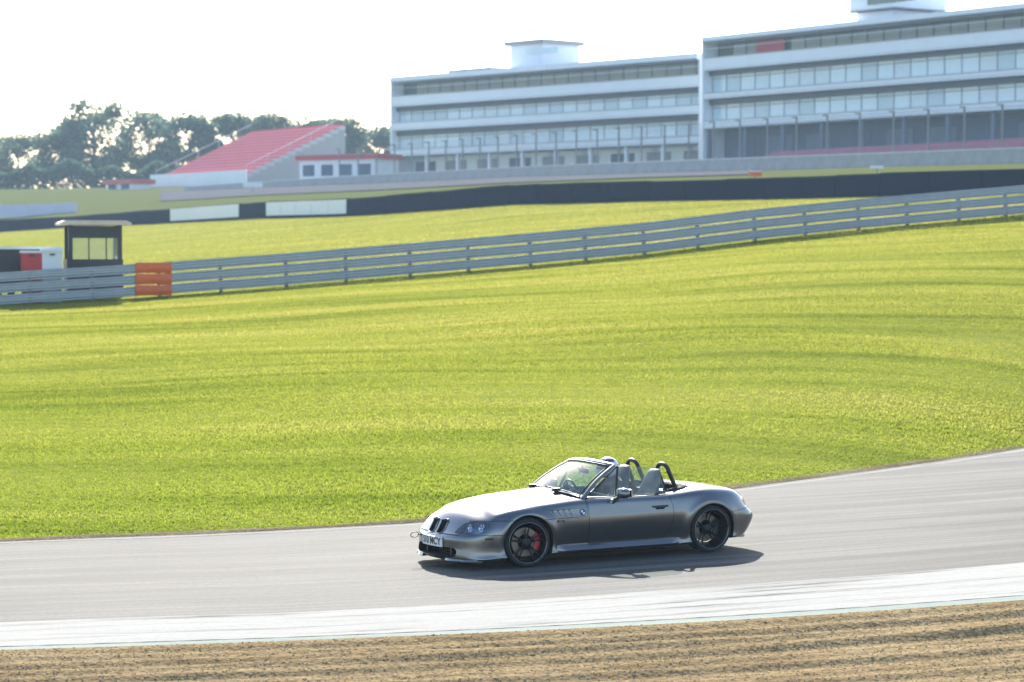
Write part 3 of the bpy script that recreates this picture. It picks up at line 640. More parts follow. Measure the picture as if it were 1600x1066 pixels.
# ------------------------------------------------------------------ pit wall and debris fence
XW = [290, 400, 600, 800, 1000, 1200, 1400, 1600, 1760]; YW = [304, 297, 286, 277, 270, 264, 258, 252, 248]; DW = [300, 285, 262, 236, 214, 196, 182, 170, 162]
wl = resample(smooth_curve([P(x, y, D) for x, y, D in zip(XW, YW, DW)], 200), 4.0)
pw = thing('pit_wall', 'low pale concrete pit wall below the debris fence', 'wall'); df = thing('debris_fence', 'tall wire debris fence with steel posts in front of the pit buildings', 'fence')
Lw = float(np.linalg.norm(wl[1] - wl[0]))
m = MB(); m.prism([(-.28, -.6), (.28, -.6), (.14, .85), (-.14, .85)], 0, Lw - .02, 'yz'); me_w = m.mesh('wall_block', M_conc, fix=True)
me_cap = MB().box((Lw / 2, 0, .88), (Lw - .01, .36, .06)).mesh('coping', M_white)
me_fp = MB().box((0, .22, 1.9), (.11, .11, 3.8)).box((0, .04, 3.82), (.09, .5, .09)).mesh('post', M_post)
tops = []
for i in range(len(wl) - 1):
    a, b = Vector(wl[i]), Vector(wl[i + 1]); x = (b - a).normalized(); y = Vector((0, 0, 1)).cross(x).normalized(); z = x.cross(y); rot = Matrix((x, y, z)).transposed().to_4x4()
    link('wall_block', me_w, pw, Matrix.Translation(a) @ rot); link('coping', me_cap, pw, Matrix.Translation(a) @ rot)
    if 800 + F * a.x / a.y > 520: link('post', me_fp, df, Matrix.Translation(a) @ rot); tops.append(a + y * .22)
for k in range(13):
    m = MB(); m.tube([q + Vector((0, 0, .95 + k * .23)) for q in tops], .014, 4); m.build('wire', M_wire, df)

fa, fb = [], []
for px in np.linspace(250, 1180, 60):
    c = colpt(px); n_ = len(c); v_, w_ = c[n_ - 6], c[n_ - 5]; fa.append(tuple(v_.lerp(w_, .12) + Vector((0, 0, .05)))); fb.append(tuple(v_.lerp(w_, .95) + Vector((0, 0, .05))))
strip('pit_straight', fa, fb, .02, .02, M_farasphalt, 3, 'grey asphalt straight below the pit wall')
# ------------------------------------------------------------------ small marker boards
for px_, py_, D, w_, h_, m_, lab in ((1370, 261, 146, .75, .16, M_white, 'small white marker board on a post above the navy barrier'),
                                 (1180, 272, 152, .80, .26, M_orange, 'small orange and white marker board on the navy barrier'),
                                 (1450, 275, 134.6, .80, .12, M_white, 'small white marker board low against the navy barrier top'),
                                 (395, 289, 262, 2.0, .5, M_white, 'pale distance board standing near the red grandstand')):
    p = P(px_, py_, D); g = ground_z(p.x, p.y)
    t = thing('marker_board', lab, 'sign', (p.x, p.y, g), None, 'small boards behind the barrier')
    zc = p.z - g
    MB().box((0, 0, zc), (w_, .05, h_)).build('board', m_, t)
    MB().box((0, .06, zc / 2), (.07, .07, zc)).build('post', M_post, t)
    if m_ is M_orange: MB().box((0, -.03, zc + h_ / 2 + .03), (w_, .06, .07)).build('white_edge', M_white, t)

# ------------------------------------------------------------------ red grandstand
o0 = P(245, 279, 352); kv = Vector((.82, .57, 0)); rv = Vector((.57, -.82, 0))
gs = thing('grandstand', 'raked open grandstand with rows of red seats in front of the trees', 'grandstand', (o0.x, o0.y, o0.z), (0, 0, math.atan2(rv.y, rv.x)))
# local x = along rows, local y = up the rake
Lg, NR, rise, run = 25.0, 14, .495, 1.08
m = MB(); n_seat = int(Lg / .5)
sr2 = seat_row_mesh(Lg, .5, .4)
tread = MB().box((Lg / 2, run / 2, -.15), (Lg, run, rise)).mesh('step', M_palecon)
for k in range(NR):
    link('step', tread, gs, Matrix.Translation((0, k * run, k * rise)))
    link('seat_row', sr2, gs, Matrix.Translation((0, k * run + .28, k * rise + .06)))
m = MB(); m.prism([(0, -.34), (NR * run, NR * rise - .36), (NR * run, -2.5), (0, -2.5)], 0.02, Lg - .02, 'yz'); m.build('understructure', M_soff, gs, fix=True)
MB().box((Lg / 2, -.4, -.5), (Lg + 2, .25, 2.0)).build('front_wall', M_fascia, gs)
for s in (-.15, Lg + .15):
    m = MB(); m.tube([(s, 0, 1.0), (s, NR * run, NR * rise + 1.0)], .05, 6); 
    for k in range(0, NR + 1, 3): m.tube([(s, k * run, k * rise - .2), (s, k * run, k * rise + 1.0)], .04, 6)
    m.build('handrail', M_galv, gs)
# hospitality kiosk with red fascia between stand and pit building
def kiosk(name, label, p0, p1, ytop, ybase, D, yf, mroof, dep=4.5, nwin=4):
    a, b = P(p0, ybase, D), P(p1, ybase, D - 6); L, ang = facade_frame((a.x, a.y), (b.x, b.y)); h = (ybase - ytop) * D / F
    t = thing(name, label, 'kiosk', a + Vector((0, 0, -.6)), (0, 0, ang)); h += .6
    fh = yf * D / F
    MB().box((L / 2, dep / 2, (h - fh) / 2), (L, dep, h - fh)).build('wall', M_fascia, t)
    MB().box((L / 2, dep / 2, h - fh / 2), (L + .7, dep + .7, fh)).build('fascia', mroof, t)
    MB().box((L / 2, dep / 2, h + .04), (L + .5, dep + .5, .08)).build('roof', M_soff, t)
    for i in range(nwin): MB().box(((i + .5) * L / nwin, -.01, h * .52), (L / nwin * .62, .06, h * .36)).build('serving_hatch', M_inner, t)
    return t
kiosk('hospitality_kiosk', 'low white kiosk with red fascia beside the pit building', 468, 585, 244, 284, 292, 7, M_red)
kiosk('ticket_kiosk', 'tiny kiosk with red roof left of the red grandstand', 166, 206, 283, 297, 345, 6, M_red, 3, 2)
# low pale wall far left
a = [P(x, y, D) for x, y, D in ((-260, 340, 268), (-60, 338, 266), (60, 335, 264), (120, 333, 262))]
lw = thing('boundary_wall', 'low pale lavender wall beyond the navy barrier at far left', 'wall')
q = resample(smooth_curve(a, 50), 3.0); Lq = float(np.linalg.norm(q[1] - q[0]))
M_lav = mat('lavender_board', (.55, .55, .66), .6, 0, .1, .5)
mq = MB().box((Lq / 2, 0, .45), (Lq - .03, .2, 1.3)).mesh('board', M_lav)
for i in range(len(q) - 1):
    d = q[i + 1] - q[i]; link('board', mq, lw, Matrix.Translation(q[i]) @ Matrix.Rotation(math.atan2(d[1], d[0]), 4, 'Z'))

# ------------------------------------------------------------------ trees
LM = [leaf_mat('leaf_deep', (.080, .140, .095)), leaf_mat('leaf_mid', (.105, .17, .105)), leaf_mat('leaf_pale', (.13, .19, .12))]  # part of the distance haze is mixed into these pale bluish greens
def tree(label, px, ytop, wpx, D, mi, ybase=296, nleaf=7500, seed=0, name='broadleaf_tree'):
    r_ = np.random.default_rng(seed + int(px) + 5000); b = P(px, ybase, D); b.z = min(b.z, ground_z(b.x, b.y)) - .2
    hgt = zat(ytop, D) - b.z; wr = wpx * D / F / 2
    t = thing(name, label, 'tree', b, None, 'trees behind the grandstand')
    m = MB(); lean = r_.normal(0, .02, 2) * hgt
    m.tube([(0, 0, 0), (lean[0] * .4, lean[1] * .4, hgt * .3), (lean[0], lean[1], hgt * .75)], [hgt * .026, hgt * .019, hgt * .006], 7)
    clumps = []
    for k in range(46):
        z = hgt * (r_.uniform(.26, .95)); f = math.sqrt(max(.05, 1 - ((z / hgt - .55) / .47) ** 2)); a = r_.uniform(0, 6.28); rad = wr * f * r_.uniform(.35, .95)
        c = np.array([lean[0] + math.cos(a) * rad, lean[1] + math.sin(a) * rad, z]); clumps.append((c, wr * r_.uniform(.20, .42)))
        if k < 11: m.tube([(lean[0] * .5, lean[1] * .5, z * .62), tuple((c * np.array([.55, .55, .9]))), tuple(c)], [hgt * .010, hgt * .006, hgt * .002], 5)
    m.build('trunk', M_bark, t, smooth=True)
    n = nleaf; ci = r_.integers(0, len(clumps), n); dirs = r_.normal(0, 1, (n, 3)); dirs /= np.linalg.norm(dirs, axis=1)[:, None]
    cc = np.array([c for c, _ in clumps])[ci]; cr = np.array([q for _, q in clumps])[ci]
    pos = cc + dirs * (cr * r_.uniform(.10, 1.1, n) ** .7)[:, None] * np.array([1.15, 1.15, .8])
    s = r_.uniform(.16, .36, n) * (hgt / 12)
    u = r_.normal(0, 1, (n, 3)); u /= np.linalg.norm(u, axis=1)[:, None]; v = np.cross(u, r_.normal(0, 1, (n, 3))); v /= np.linalg.norm(v, axis=1)[:, None]
    V = np.stack([pos - u * s[:, None], pos - v * s[:, None] * .6, pos + u * s[:, None], pos + v * s[:, None] * .6], 1).reshape(-1, 3)
    me = bpy.data.meshes.new('crown'); me.from_pydata(V.tolist(), [], [(4 * i, 4 * i + 1, 4 * i + 2, 4 * i + 3) for i in range(n)]); me.materials.append(LM[mi]); link('crown', me, t)
    return t
for i, (lab, px, yt, w, D, mi) in enumerate((
    ('broad pale tree cut off at the far left picture edge', -55, 205, 150, 395, 2),
    ('low rounded tree just inside the far left picture edge', 28, 214, 100, 402, 1),
    ('small bushy tree left of the tallest tree', 84, 206, 80, 390, 1),
    ('tallest spreading tree standing left of the red grandstand', 150, 158, 138, 398, 1),
    ('pale loose-crowned tree right of the tallest tree', 232, 174, 100, 404, 2),
    ('dark dense tree behind the left end of the red grandstand', 300, 180, 110, 396, 0),
    ('rounded tree behind the upper left corner of the red seats', 366, 176, 100, 402, 0),
    ('green tree behind the top middle of the red grandstand', 428, 180, 96, 398, 1),
    ('smaller dark tree behind the top right of the red grandstand', 482, 178, 84, 404, 0),
    ('pale small tree between red grandstand and pit building', 535, 184, 76, 396, 2),
    ('low tree half hidden by the near end of the pit building', 592, 196, 90, 400, 1))):
    tree(lab, px, yt, w, D, mi, seed=i)
def hedge(label, p0, p1, ytop, ybase, D, mi, seed):
    a, b = P(p0, ybase, D), P(p1, ybase, D); h = (ybase - ytop) * D / F + .5; L = b.x - a.x; r_ = np.random.default_rng(seed); n = int(L * 330)
    x = r_.uniform(0, L, n); top = h * (.8 + .22 * np.sin(x * .7 + seed) * np.sin(x * .31)); pos = np.stack([x, r_.uniform(-1.2, 1.2, n), r_.uniform(0, 1, n) ** .7 * top], 1); s = r_.uniform(.18, .36, n)
    u = r_.normal(0, 1, (n, 3)); u /= np.linalg.norm(u, axis=1)[:, None]; v = np.cross(u, r_.normal(0, 1, (n, 3))); v /= np.linalg.norm(v, axis=1)[:, None]
    V = np.stack([pos - u * s[:, None], pos - v * s[:, None] * .6, pos + u * s[:, None], pos + v * s[:, None] * .6], 1).reshape(-1, 3)
    t = thing('hedge', label, 'hedge', a + Vector((0, 0, -.5)), None)
    me = bpy.data.meshes.new('foliage'); me.from_pydata(V.tolist(), [], [(4 * i, 4 * i + 1, 4 * i + 2, 4 * i + 3) for i in range(n)]); me.materials.append(LM[mi]); link('foliage', me, t)
    m = MB()
    for k in range(int(L / 2.5)): m.tube([(k * 2.5 + 1, 0, 0), (k * 2.5 + 1.1, .1, h * .6)], [.06, .02], 5)
    m.build('stems', M_bark, t)
hedge('long dark hedge running below the trees at far left', -160, 262, 250, 298, 372, 0, 3)

# ------------------------------------------------------------------ haze

hz = MB(); x0, x1, y0, y1, z0, z1 = -1450, 1450, -330, 1650, -32, 46
hz.add([(x0, y0, z0), (x1, y0, z0), (x1, y1, z0), (x0, y1, z0), (x0, y0, z1), (x1, y0, z1), (x1, y1, z1), (x0, y1, z1)], [(0, 3, 2, 1), (4, 5, 6, 7), (0, 1, 5, 4), (1, 2, 6, 5), (2, 3, 7, 6), (3, 0, 4, 7)])
M_haze = bpy.data.materials.new('haze'); M_haze.use_nodes = True; nt = M_haze.node_tree; nt.nodes.clear()
ho = N(nt, 'ShaderNodeOutputMaterial'); hv = N(nt, 'ShaderNodeVolumePrincipled', Density=.00038, Anisotropy=.0); hv.inputs['Color'].default_value = (.60, .80, 1.0, 1)
nt.links.new(hv.outputs[0], ho.inputs['Volume'])
tag(hz.build('haze', M_haze), 'pale summer haze over the far side of the circuit', 'haze', kind='stuff')

# ------------------------------------------------------------------ the car
CAR_X, CAR_Y, CAR_TH = .925, 30.7, R(27.5)
def paint():
    m = bpy.data.materials.new('grey_metallic_paint'); m.use_nodes = True; nt = m.node_tree; b = nt.nodes['Principled BSDF']; L = nt.links.new
    tc = N(nt, 'ShaderNodeTexCoord'); n = N(nt, 'ShaderNodeTexNoise', Scale=900.0, Detail=1.0); L(tc.outputs['Object'], n.inputs['Vector'])
    r = ramp(nt, [(.35, (.128, .131, .138)), (.65, (.196, .199, .205))]); L(n.outputs['Fac'], r.inputs[0]); L(r.outputs[0], b.inputs['Base Color'])
    b.inputs['Metallic'].default_value = 1.0; b.inputs['Roughness'].default_value = .28; b.inputs['Coat Weight'].default_value = 1.0; b.inputs['Coat Roughness'].default_value = .03
    return m
M_paint = paint()
M_blk = mat('black_plastic', (.012, .012, .013), .45, 0, .1, 20)
M_well = mat('wheel_well', (.006, .006, .006), .9)
M_rub = mat('tyre_rubber', (.014, .014, .015), .75, 0, .2, 14)
M_rim = mat('gunmetal_rim', (.022, .023, .025), .45, .5, .12, 20)
M_riml = mat('rim_lip', (.16, .165, .175), .32, .85, .1, 20)
M_disc = mat('brake_disc', (.22, .20, .17), .4, .8, .2, 30)
M_cal = mat('red_caliper', (.42, .025, .03), .4, 0, .1, 20)
M_chr = mat('chrome', (.75, .76, .78), .12, 1.0)
M_lamp = mat('lamp_reflector', (.45, .52, .66), .25, .6, .2, 12)
M_amber = mat('smoked_amber', (.045, .035, .02), .25)
M_tail = mat('tail_lamp_red', (.42, .015, .02), .12, 0, 0, 8, .5)
M_plate = mat('plate_white', (.72, .73, .72), .4, 0, .04, 30)
M_fabric = mat('soft_top_fabric', (.013, .013, .014), .9, 0, .2, 30, bump=.3, bscale=200)
M_seat = mat('seat_leather', (.045, .055, .075), .5, 0, .15, 14)
M_dash = mat('dash_plastic', (.03, .033, .037), .6, 0, .1, 14)
M_glass = glass('windscreen_glass', (.72, .86, .88), .015, .12, 1.52, (.70, .82, .86))
M_sglass = glass('side_glass', (.72, .80, .78), .015, .05, 1.5, (.62, .76, .72))
M_lens = glass('lamp_lens', (.85, .9, .95), .02, .13, 1.5, (.55, .68, .85))
M_blue = mat('emblem_blue', (.02, .09, .40), .3); M_ewhite = mat('emblem_white', (.8, .8, .8), .3)

nrm = Vector((-KS, 0, 1)).normalized(); fwd = Vector((-math.cos(CAR_TH), -math.sin(CAR_TH), 0)); fwd = (fwd - nrm * fwd.dot(nrm)).normalized(); lft = nrm.cross(fwd)
car = thing('roadster', 'low grey metallic two-seat roadster with its roof down driving on the track', 'car')
CARM = Matrix.Translation((CAR_X, CAR_Y, rz(CAR_X) + .001)) @ Matrix((fwd, lft, nrm)).transposed().to_4x4()
car.matrix_world = CARM

# control net: stations wrap from the front centre round the side to the rear centre; rows run from the floor centre over the shoulder to the spine
def st(pts, spine):             # pts: v1..v7 as (x,y,z); v8, v9 blended to the spine with given heights
    v7 = np.array(pts[6]); sp = np.array([spine[0], 0, spine[1]])
    out = [(pts[0][0] - .02 * (1 if pts[0][0] > 0 else -1), 0, pts[0][2] + .02)] + list(pts)
    for t, e in ((.32, spine[2]), (.66, spine[3])):
        q = v7 * (1 - t) + sp * t; q[2] = e; out.append(tuple(q))
    return out + [tuple(sp)]
def side(x, prof, z8, z9, z10, spx=None): return st([(x, y, z) for y, z in prof], (x if spx is None else spx, z10, z8, z9))
NET = [
 st([(2.03, 0, .09), (2.10, 0, .14), (2.085, 0, .24), (2.095, 0, .35), (2.04, 0, .405), (2.00, 0, .47), (1.955, 0, .555)], (1.77, .672, .612, .648)),
 st([(2.00, .34, .09), (2.065, .35, .14), (2.05, .35, .24), (2.06, .35, .35), (2.01, .345, .41), (1.97, .335, .47), (1.92, .32, .545)], (1.72, .688, .618, .658)),
 st([(1.92, .58, .09), (1.985, .60, .14), (1.97, .60, .25), (1.97, .60, .36), (1.93, .585, .43), (1.89, .57, .485), (1.835, .54, .545)], (1.67, .703, .625, .675)),
 st([(1.78, .70, .095), (1.83, .735, .15), (1.82, .74, .27), (1.81, .745, .38), (1.775, .725, .46), (1.735, .695, .52), (1.685, .645, .575)], (1.60, .725, .648, .698)),
 side(1.60, [(.72, .10), (.775, .16), (.785, .30), (.795, .42), (.775, .51), (.74, .58), (.68, .622)], .682, .728, .745, 1.52),
 side(1.42, [(.73, .11), (.79, .17), (.805, .31), (.815, .45), (.795, .555), (.755, .63), (.685, .668)], .712, .753, .768, 1.40),
 side(1.22, [(.73, .12), (.795, .18), (.815, .32), (.83, .47), (.81, .58), (.77, .655), (.695, .698)], .738, .775, .787),
 side(1.00, [(.73, .12), (.80, .18), (.81, .32), (.82, .46), (.805, .58), (.772, .665), (.705, .712)], .752, .789, .802),
 side(.78, [(.70, .11), (.755, .16), (.775, .30), (.795, .46), (.795, .57), (.775, .665), (.715, .722)], .764, .802, .815),
 side(.50, [(.70, .11), (.75, .155), (.775, .30), (.802, .47), (.798, .565), (.78, .665), (.725, .735)], .778, .812, .825),
 side(.0, [(.70, .11), (.752, .155), (.78, .30), (.812, .475), (.806, .56), (.79, .655), (.745, .735)], .745, .745, .745),
 side(-.5, [(.71, .11), (.76, .155), (.788, .30), (.82, .475), (.815, .56), (.80, .65), (.75, .727)], .738, .738, .738),
 side(-.8, [(.72, .11), (.775, .165), (.802, .31), (.83, .47), (.824, .56), (.805, .66), (.745, .738)], .753, .758, .758),
 side(-1.0, [(.74, .12), (.81, .18), (.835, .32), (.85, .46), (.84, .575), (.815, .685), (.745, .757)], .777, .788, .792),
 side(-1.22, [(.75, .14), (.82, .20), (.85, .34), (.87, .47), (.855, .59), (.82, .70), (.735, .768)], .788, .796, .798),
 side(-1.45, [(.74, .15), (.81, .20), (.835, .34), (.85, .47), (.83, .585), (.785, .695), (.69, .755)], .773, .78, .783),
 side(-1.63, [(.70, .15), (.775, .20), (.795, .32), (.80, .46), (.775, .575), (.725, .675), (.635, .728)], .745, .753, .756),
 st([(-1.70, .63, .16), (-1.79, .69, .21), (-1.84, .71, .32), (-1.855, .715, .43), (-1.79, .685, .525), (-1.775, .645, .62), (-1.73, .565, .692)], (-1.70, .735, .72, .731)),
 st([(-1.80, .47, .17), (-1.90, .51, .23), (-1.965, .53, .33), (-1.985, .54, .42), (-1.89, .52, .515), (-1.875, .49, .60), (-1.83, .44, .675)], (-1.755, .72, .703, .715)),
 st([(-1.83, .24, .18), (-1.93, .26, .24), (-2.0, .27, .33), (-2.02, .27, .42), (-1.93, .26, .51), (-1.915, .25, .595), (-1.87, .22, .668)], (-1.79, .708, .693, .702)),
 st([(-1.84, 0, .18), (-1.94, 0, .24), (-2.01, 0, .33), (-2.03, 0, .42), (-1.94, 0, .51), (-1.925, 0, .595), (-1.88, 0, .668)], (-1.81, .70, .686, .694)),
]
NETA = np.array(NET)            # (nu, nv, 3)
def bspline_net(P_, nu_s, nv_s):
    my = np.array([1, -1, 1.0])
    Pn = np.concatenate([(P_[1] * my)[None], P_, (P_[-2] * my)[None]], 0)
    Pn = np.concatenate([(Pn[:, 1] * my)[:, None], Pn, (Pn[:, -2] * my)[:, None]], 1)
    def basis(n, s):
        B = np.zeros((n * s + 1, n + 3))
        for k in range(n * s + 1):
            i = min(k // s, n - 1); t = (k - i * s) / s
            B[k, i:i + 4] = np.array([(1 - t) ** 3, 3 * t ** 3 - 6 * t * t + 4, -3 * t ** 3 + 3 * t * t + 3 * t + 1, t ** 3]) / 6
        return B
    Bu = basis(P_.shape[0] - 1, nu_s); Bv = basis(P_.shape[1] - 1, nv_s)
    return np.einsum('ai,bj,ijk->abk', Bu, Bv, Pn)
# pull the control points out a little so that the smooth surface passes near the measured points
base = NETA.copy()
for _ in range(2):
    on = bspline_net(NETA, 1, 1); NETA = NETA + .75 * (base - on)
    NETA[0, :, 1] = 0; NETA[-1, :, 1] = 0; NETA[:, 0, 1] = 0; NETA[:, -1, 1] = 0
S = bspline_net(NETA, 8, 8)
WF, WR = Vector((1.235, .285)), Vector((-1.232, .285))   # axle (x, z)
for (wx, wz, amp, r0) in ((WF.x, WF.y, .016, .355), (WR.x, WR.y, .014, .345)):   # rolled lip round each arch
    rr = np.sqrt((S[..., 0] - wx) ** 2 + (S[..., 2] - wz) ** 2)
    on = (S[..., 1] > .6) & (S[..., 2] > .12)
    S[..., 1] += np.where(on, amp * np.exp(-((rr - r0) / .045) ** 2), 0)
S[0, :, 1] = 0; S[-1, :, 1] = 0; S[:, 0, 1] = 0; S[:, -1, 1] = 0
mb = MB(); mb.grid(S.tolist()); S2 = S.copy(); S2[..., 1] *= -1; mb.grid([list(reversed(r)) for r in S2.tolist()])
shell_me = mb.mesh('shell', M_paint, smooth=True, merge=.0004)
bmt = bmesh.new(); bmt.from_mesh(shell_me); bmesh.ops.dissolve_degenerate(bmt, dist=.0003, edges=bmt.edges); bmesh.ops.recalc_face_normals(bmt, faces=bmt.faces)
if bmt.calc_volume(signed=True) < 0: bmesh.ops.reverse_faces(bmt, faces=bmt.faces)
bmt.to_mesh(shell_me); shell_bvh = BVHTree.FromBMesh(bmt); bmt.free()
def surf(x, z, s=1):            # side surface
    h = shell_bvh.ray_cast(Vector((x, 2 * s, z)), Vector((0, -s, 0))); return (h[0].y, h[1]) if h[0] else (.8 * s, Vector((0, s, 0)))
def front(y, z):
    h = shell_bvh.ray_cast(Vector((4, y, z)), Vector((-1, 0, 0))); return h[0].x if h[0] else 2.0
def top(x, y):
    h = shell_bvh.ray_cast(Vector((x, y, 3)), Vector((0, 0, -1))); return h[0].z if h[0] else .7
def poly_offset(p, d):
    n = len(p); out = []; ar = sum(p[i][0] * p[(i + 1) % n][1] - p[(i + 1) % n][0] * p[i][1] for i in range(n)); sg = 1 if ar > 0 else -1
    for i in range(n):
        a, b, c = np.array(p[i - 1]), np.array(p[i]), np.array(p[(i + 1) % n])
        e1 = (b - a) / np.linalg.norm(b - a); e2 = (c - b) / np.linalg.norm(c - b)
        n1 = np.array([e1[1], -e1[0]]) * sg; n2 = np.array([e2[1], -e2[0]]) * sg; k = n1 + n2; k /= max(.4, np.dot(k, n1)); out.append(tuple(b + k * d))
    return out
def rounded(p, r, n=4):
    out = []; m_ = len(p)
    for i in range(m_):
        a, b, c = np.array(p[i - 1], float), np.array(p[i], float), np.array(p[(i + 1) % m_], float)
        ra = min(r, np.linalg.norm(a - b) * .45); rc = min(r, np.linalg.norm(c - b) * .45)
        p0 = b + (a - b) / np.linalg.norm(a - b) * ra; p2 = b + (c - b) / np.linalg.norm(c - b) * rc
        for t in np.linspace(0, 1, n + 1): out.append(tuple((1 - t) ** 2 * p0 + 2 * t * (1 - t) * b + t * t * p2))
    return out
def boolean(me, cutter, op):
    a = bpy.data.objects.new('tmp_a', me); b = bpy.data.objects.new('tmp_b', cutter); C.objects.link(a); C.objects.link(b)
    md = a.modifiers.new('b', 'BOOLEAN'); md.object = b; md.operation = op; md.solver = 'EXACT'; md.material_mode = 'TRANSFER'
    dg = bpy.context.evaluated_depsgraph_get(); out = bpy.data.meshes.new_from_object(a.evaluated_get(dg))
    bpy.data.objects.remove(a); bpy.data.objects.remove(b); return out
def finish(me, name, parent, ang=32):
    me.name = name; me.polygons.foreach_set('use_smooth', [True] * len(me.polygons)); me.set_sharp_from_angle(angle=R(ang)); return link(name, me, parent)
KID = [(-.068, -.080), (.050, -.080), (.072, -.03), (.075, .05), (.055, .082), (-.045, .082), (-.075, .045), (-.080, -.03)]
KC = (.112, .470)
HL = [(.395, .420), (.60, .408), (.745, .430), (.75, .50), (.70, .543), (.56, .549), (.47, .525)]
INTAKE = [(-.50, .225), (-.50, .16), (-.40, .135), (.40, .135), (.50, .16), (.50, .225), (.44, .252), (-.44, .252)]
COCK = [(.40, -.50), (.36, -.63), (.0, -.655), (-.62, -.66), (-.95, -.64), (-1.12, -.52), (-1.14, 0), (-1.12, .52), (-.95, .64), (-.62, .66), (.0, .655), (.36, .63), (.40, .50), (.44, .25), (.45, 0), (.44, -.25)]
cut = MB()
for s in (-1, 1):
    for (w_, r_) in ((WF, .322), (WR, .312)):
        cut.prism([(w_.x + r_ * math.cos(a), w_.y + r_ * math.sin(a)) for a in np.linspace(0, 2 * math.pi, 56, endpoint=False)], s * .45, s * 1.1, 'xz')
    cut.prism(rounded([(s * KC[0] + s * a, KC[1] + b) for a, b in KID], .03), 1.90, 2.4, 'yz')
    cut.prism(rounded([(s * a, b) for a, b in HL], .03), 1.55, 2.4, 'yz')
cut.prism(rounded(INTAKE, .04), 1.78, 2.4, 'yz')
cut.prism(COCK, .27, 1.6, 'xy')
S1 = boolean(shell_me, cut.mesh('cut', M_well, fix=True), 'DIFFERENCE')
HOOD = [(2.3, .398), (2.00, .398), (1.905, .44), (1.84, .552), (1.52, .556), (1.52, .552), (.93, .538), (.455, .541), (.452, .70), (.50, 1.4), (2.3, 1.4)]
DOOR = [(.445, .95), (.432, .55), (.432, .225), (-.585, .218), (-.665, .33), (-.705, .44), (-.705, .58), (-.675, .68), (-.652, .95)]
FB = [(2.3, .02), (2.3, .392), (2.02, .392), (1.80, .400), (1.52, .395), (1.52, .02)]
RB = [(-2.3, .02), (-2.3, .500), (-1.9, .500), (-1.80, .498), (-1.52, .478), (-1.52, .02)]
TL = rounded([(-1.20, -.50), (-1.20, .50), (-1.70, .50), (-1.80, .40), (-1.80, -.40), (-1.70, -.50)], .06)
def prism_mesh(poly, a, b, plane): return MB().prism(poly, a, b, plane).mesh('p', M_well, fix=True)
parts = [('hood', HOOD, -1.2, 1.2, 'xz'), ('door', DOOR, .664, 1.2, 'xz'), ('door', DOOR, -1.2, -.664, 'xz'), ('front_bumper', FB, -1.2, 1.2, 'xz'), ('rear_bumper', RB, -1.2, 1.2, 'xz'), ('boot_lid', TL, .60, 1.4, 'xy')]
neg = MB(); PART = []
for nm, poly, a, b, pl in parts:
    me = boolean(S1, prism_mesh(poly_offset(poly, -.0025), a, b, pl), 'INTERSECT'); PART.append(finish(me, nm, car))
    neg.prism(poly_offset(poly, .0025), a - .004, b + .004, pl)
hood, doorL, doorR, fbump, rbump, boot = PART
body = finish(boolean(S1, neg.mesh('neg', M_well, fix=True), 'DIFFERENCE'), 'body_shell', car)

def patch(poly, s=1, off=.003, thick=.004, n=1):   # thin piece lying on the flank: outline in (x, z)
    p = [(x, z) for x, z in poly]; m = MB(); k = len(p)
    c = (sum(a for a, _ in p) / k, sum(b for _, b in p) / k)
    o = [(x, surf(x, z, s)[0] + s * off, z) for x, z in p] + [(c[0], surf(c[0], c[1], s)[0] + s * off, c[1])]
    i_ = [(x, y - s * (off + thick), z) for x, y, z in o]
    m.add(o + i_, [(i, (i + 1) % k, k) for i in range(k)] + [(i, (i + 1) % k, k + 1 + (i + 1) % k, k + 1 + i) for i in range(k)]); return m
def strip_on(path, w, s=1, off=.002):   # a thin line on the flank
    path = [tuple(q) for q in resample(path, .03)]; m = MB(); rows_ = []
    for i, (x, z) in enumerate(path):
        a = np.array(path[max(i - 1, 0)]); b = np.array(path[min(i + 1, len(path) - 1)]); t = (b - a) / np.linalg.norm(b - a); nn = np.array([-t[1], t[0]]) * w / 2
        rows_.append([(x + nn[0], surf(x + nn[0], z + nn[1], s)[0] + s * off, z + nn[1]), (x - nn[0], surf(x - nn[0], z - nn[1], s)[0] + s * off, z - nn[1]), (x - nn[0], surf(x - nn[0], z - nn[1], s)[0] - s * .004, z - nn[1]), (x + nn[0], surf(x + nn[0], z + nn[1], s)[0] - s * .004, z + nn[1])])
    m.grid(rows_, 0, True); return m
def disc_on(x, z, r, s, off, n=20, a0=0, a1=2 * math.pi, r0=0):
    y, nn = surf(x, z, s); nn = Vector((nn.x, nn.y, nn.z)); nn = nn if nn.y * s > 0 else -nn; u = Vector((0, 0, 1)).cross(nn).normalized(); v = nn.cross(u); c = Vector((x, y, z)) + nn * off
    out = [c + u * math.cos(a) * r + v * math.sin(a) * r for a in np.linspace(a0, a1, n)]; inn = [c + u * math.cos(a) * r0 + v * math.sin(a) * r0 for a in np.linspace(a0, a1, n)]
    m = MB(); m.grid([[q, p_] for q, p_ in zip(inn, out)]); m.grid([[p_, p_ - nn * (off + .003)] for p_ in out]); return m

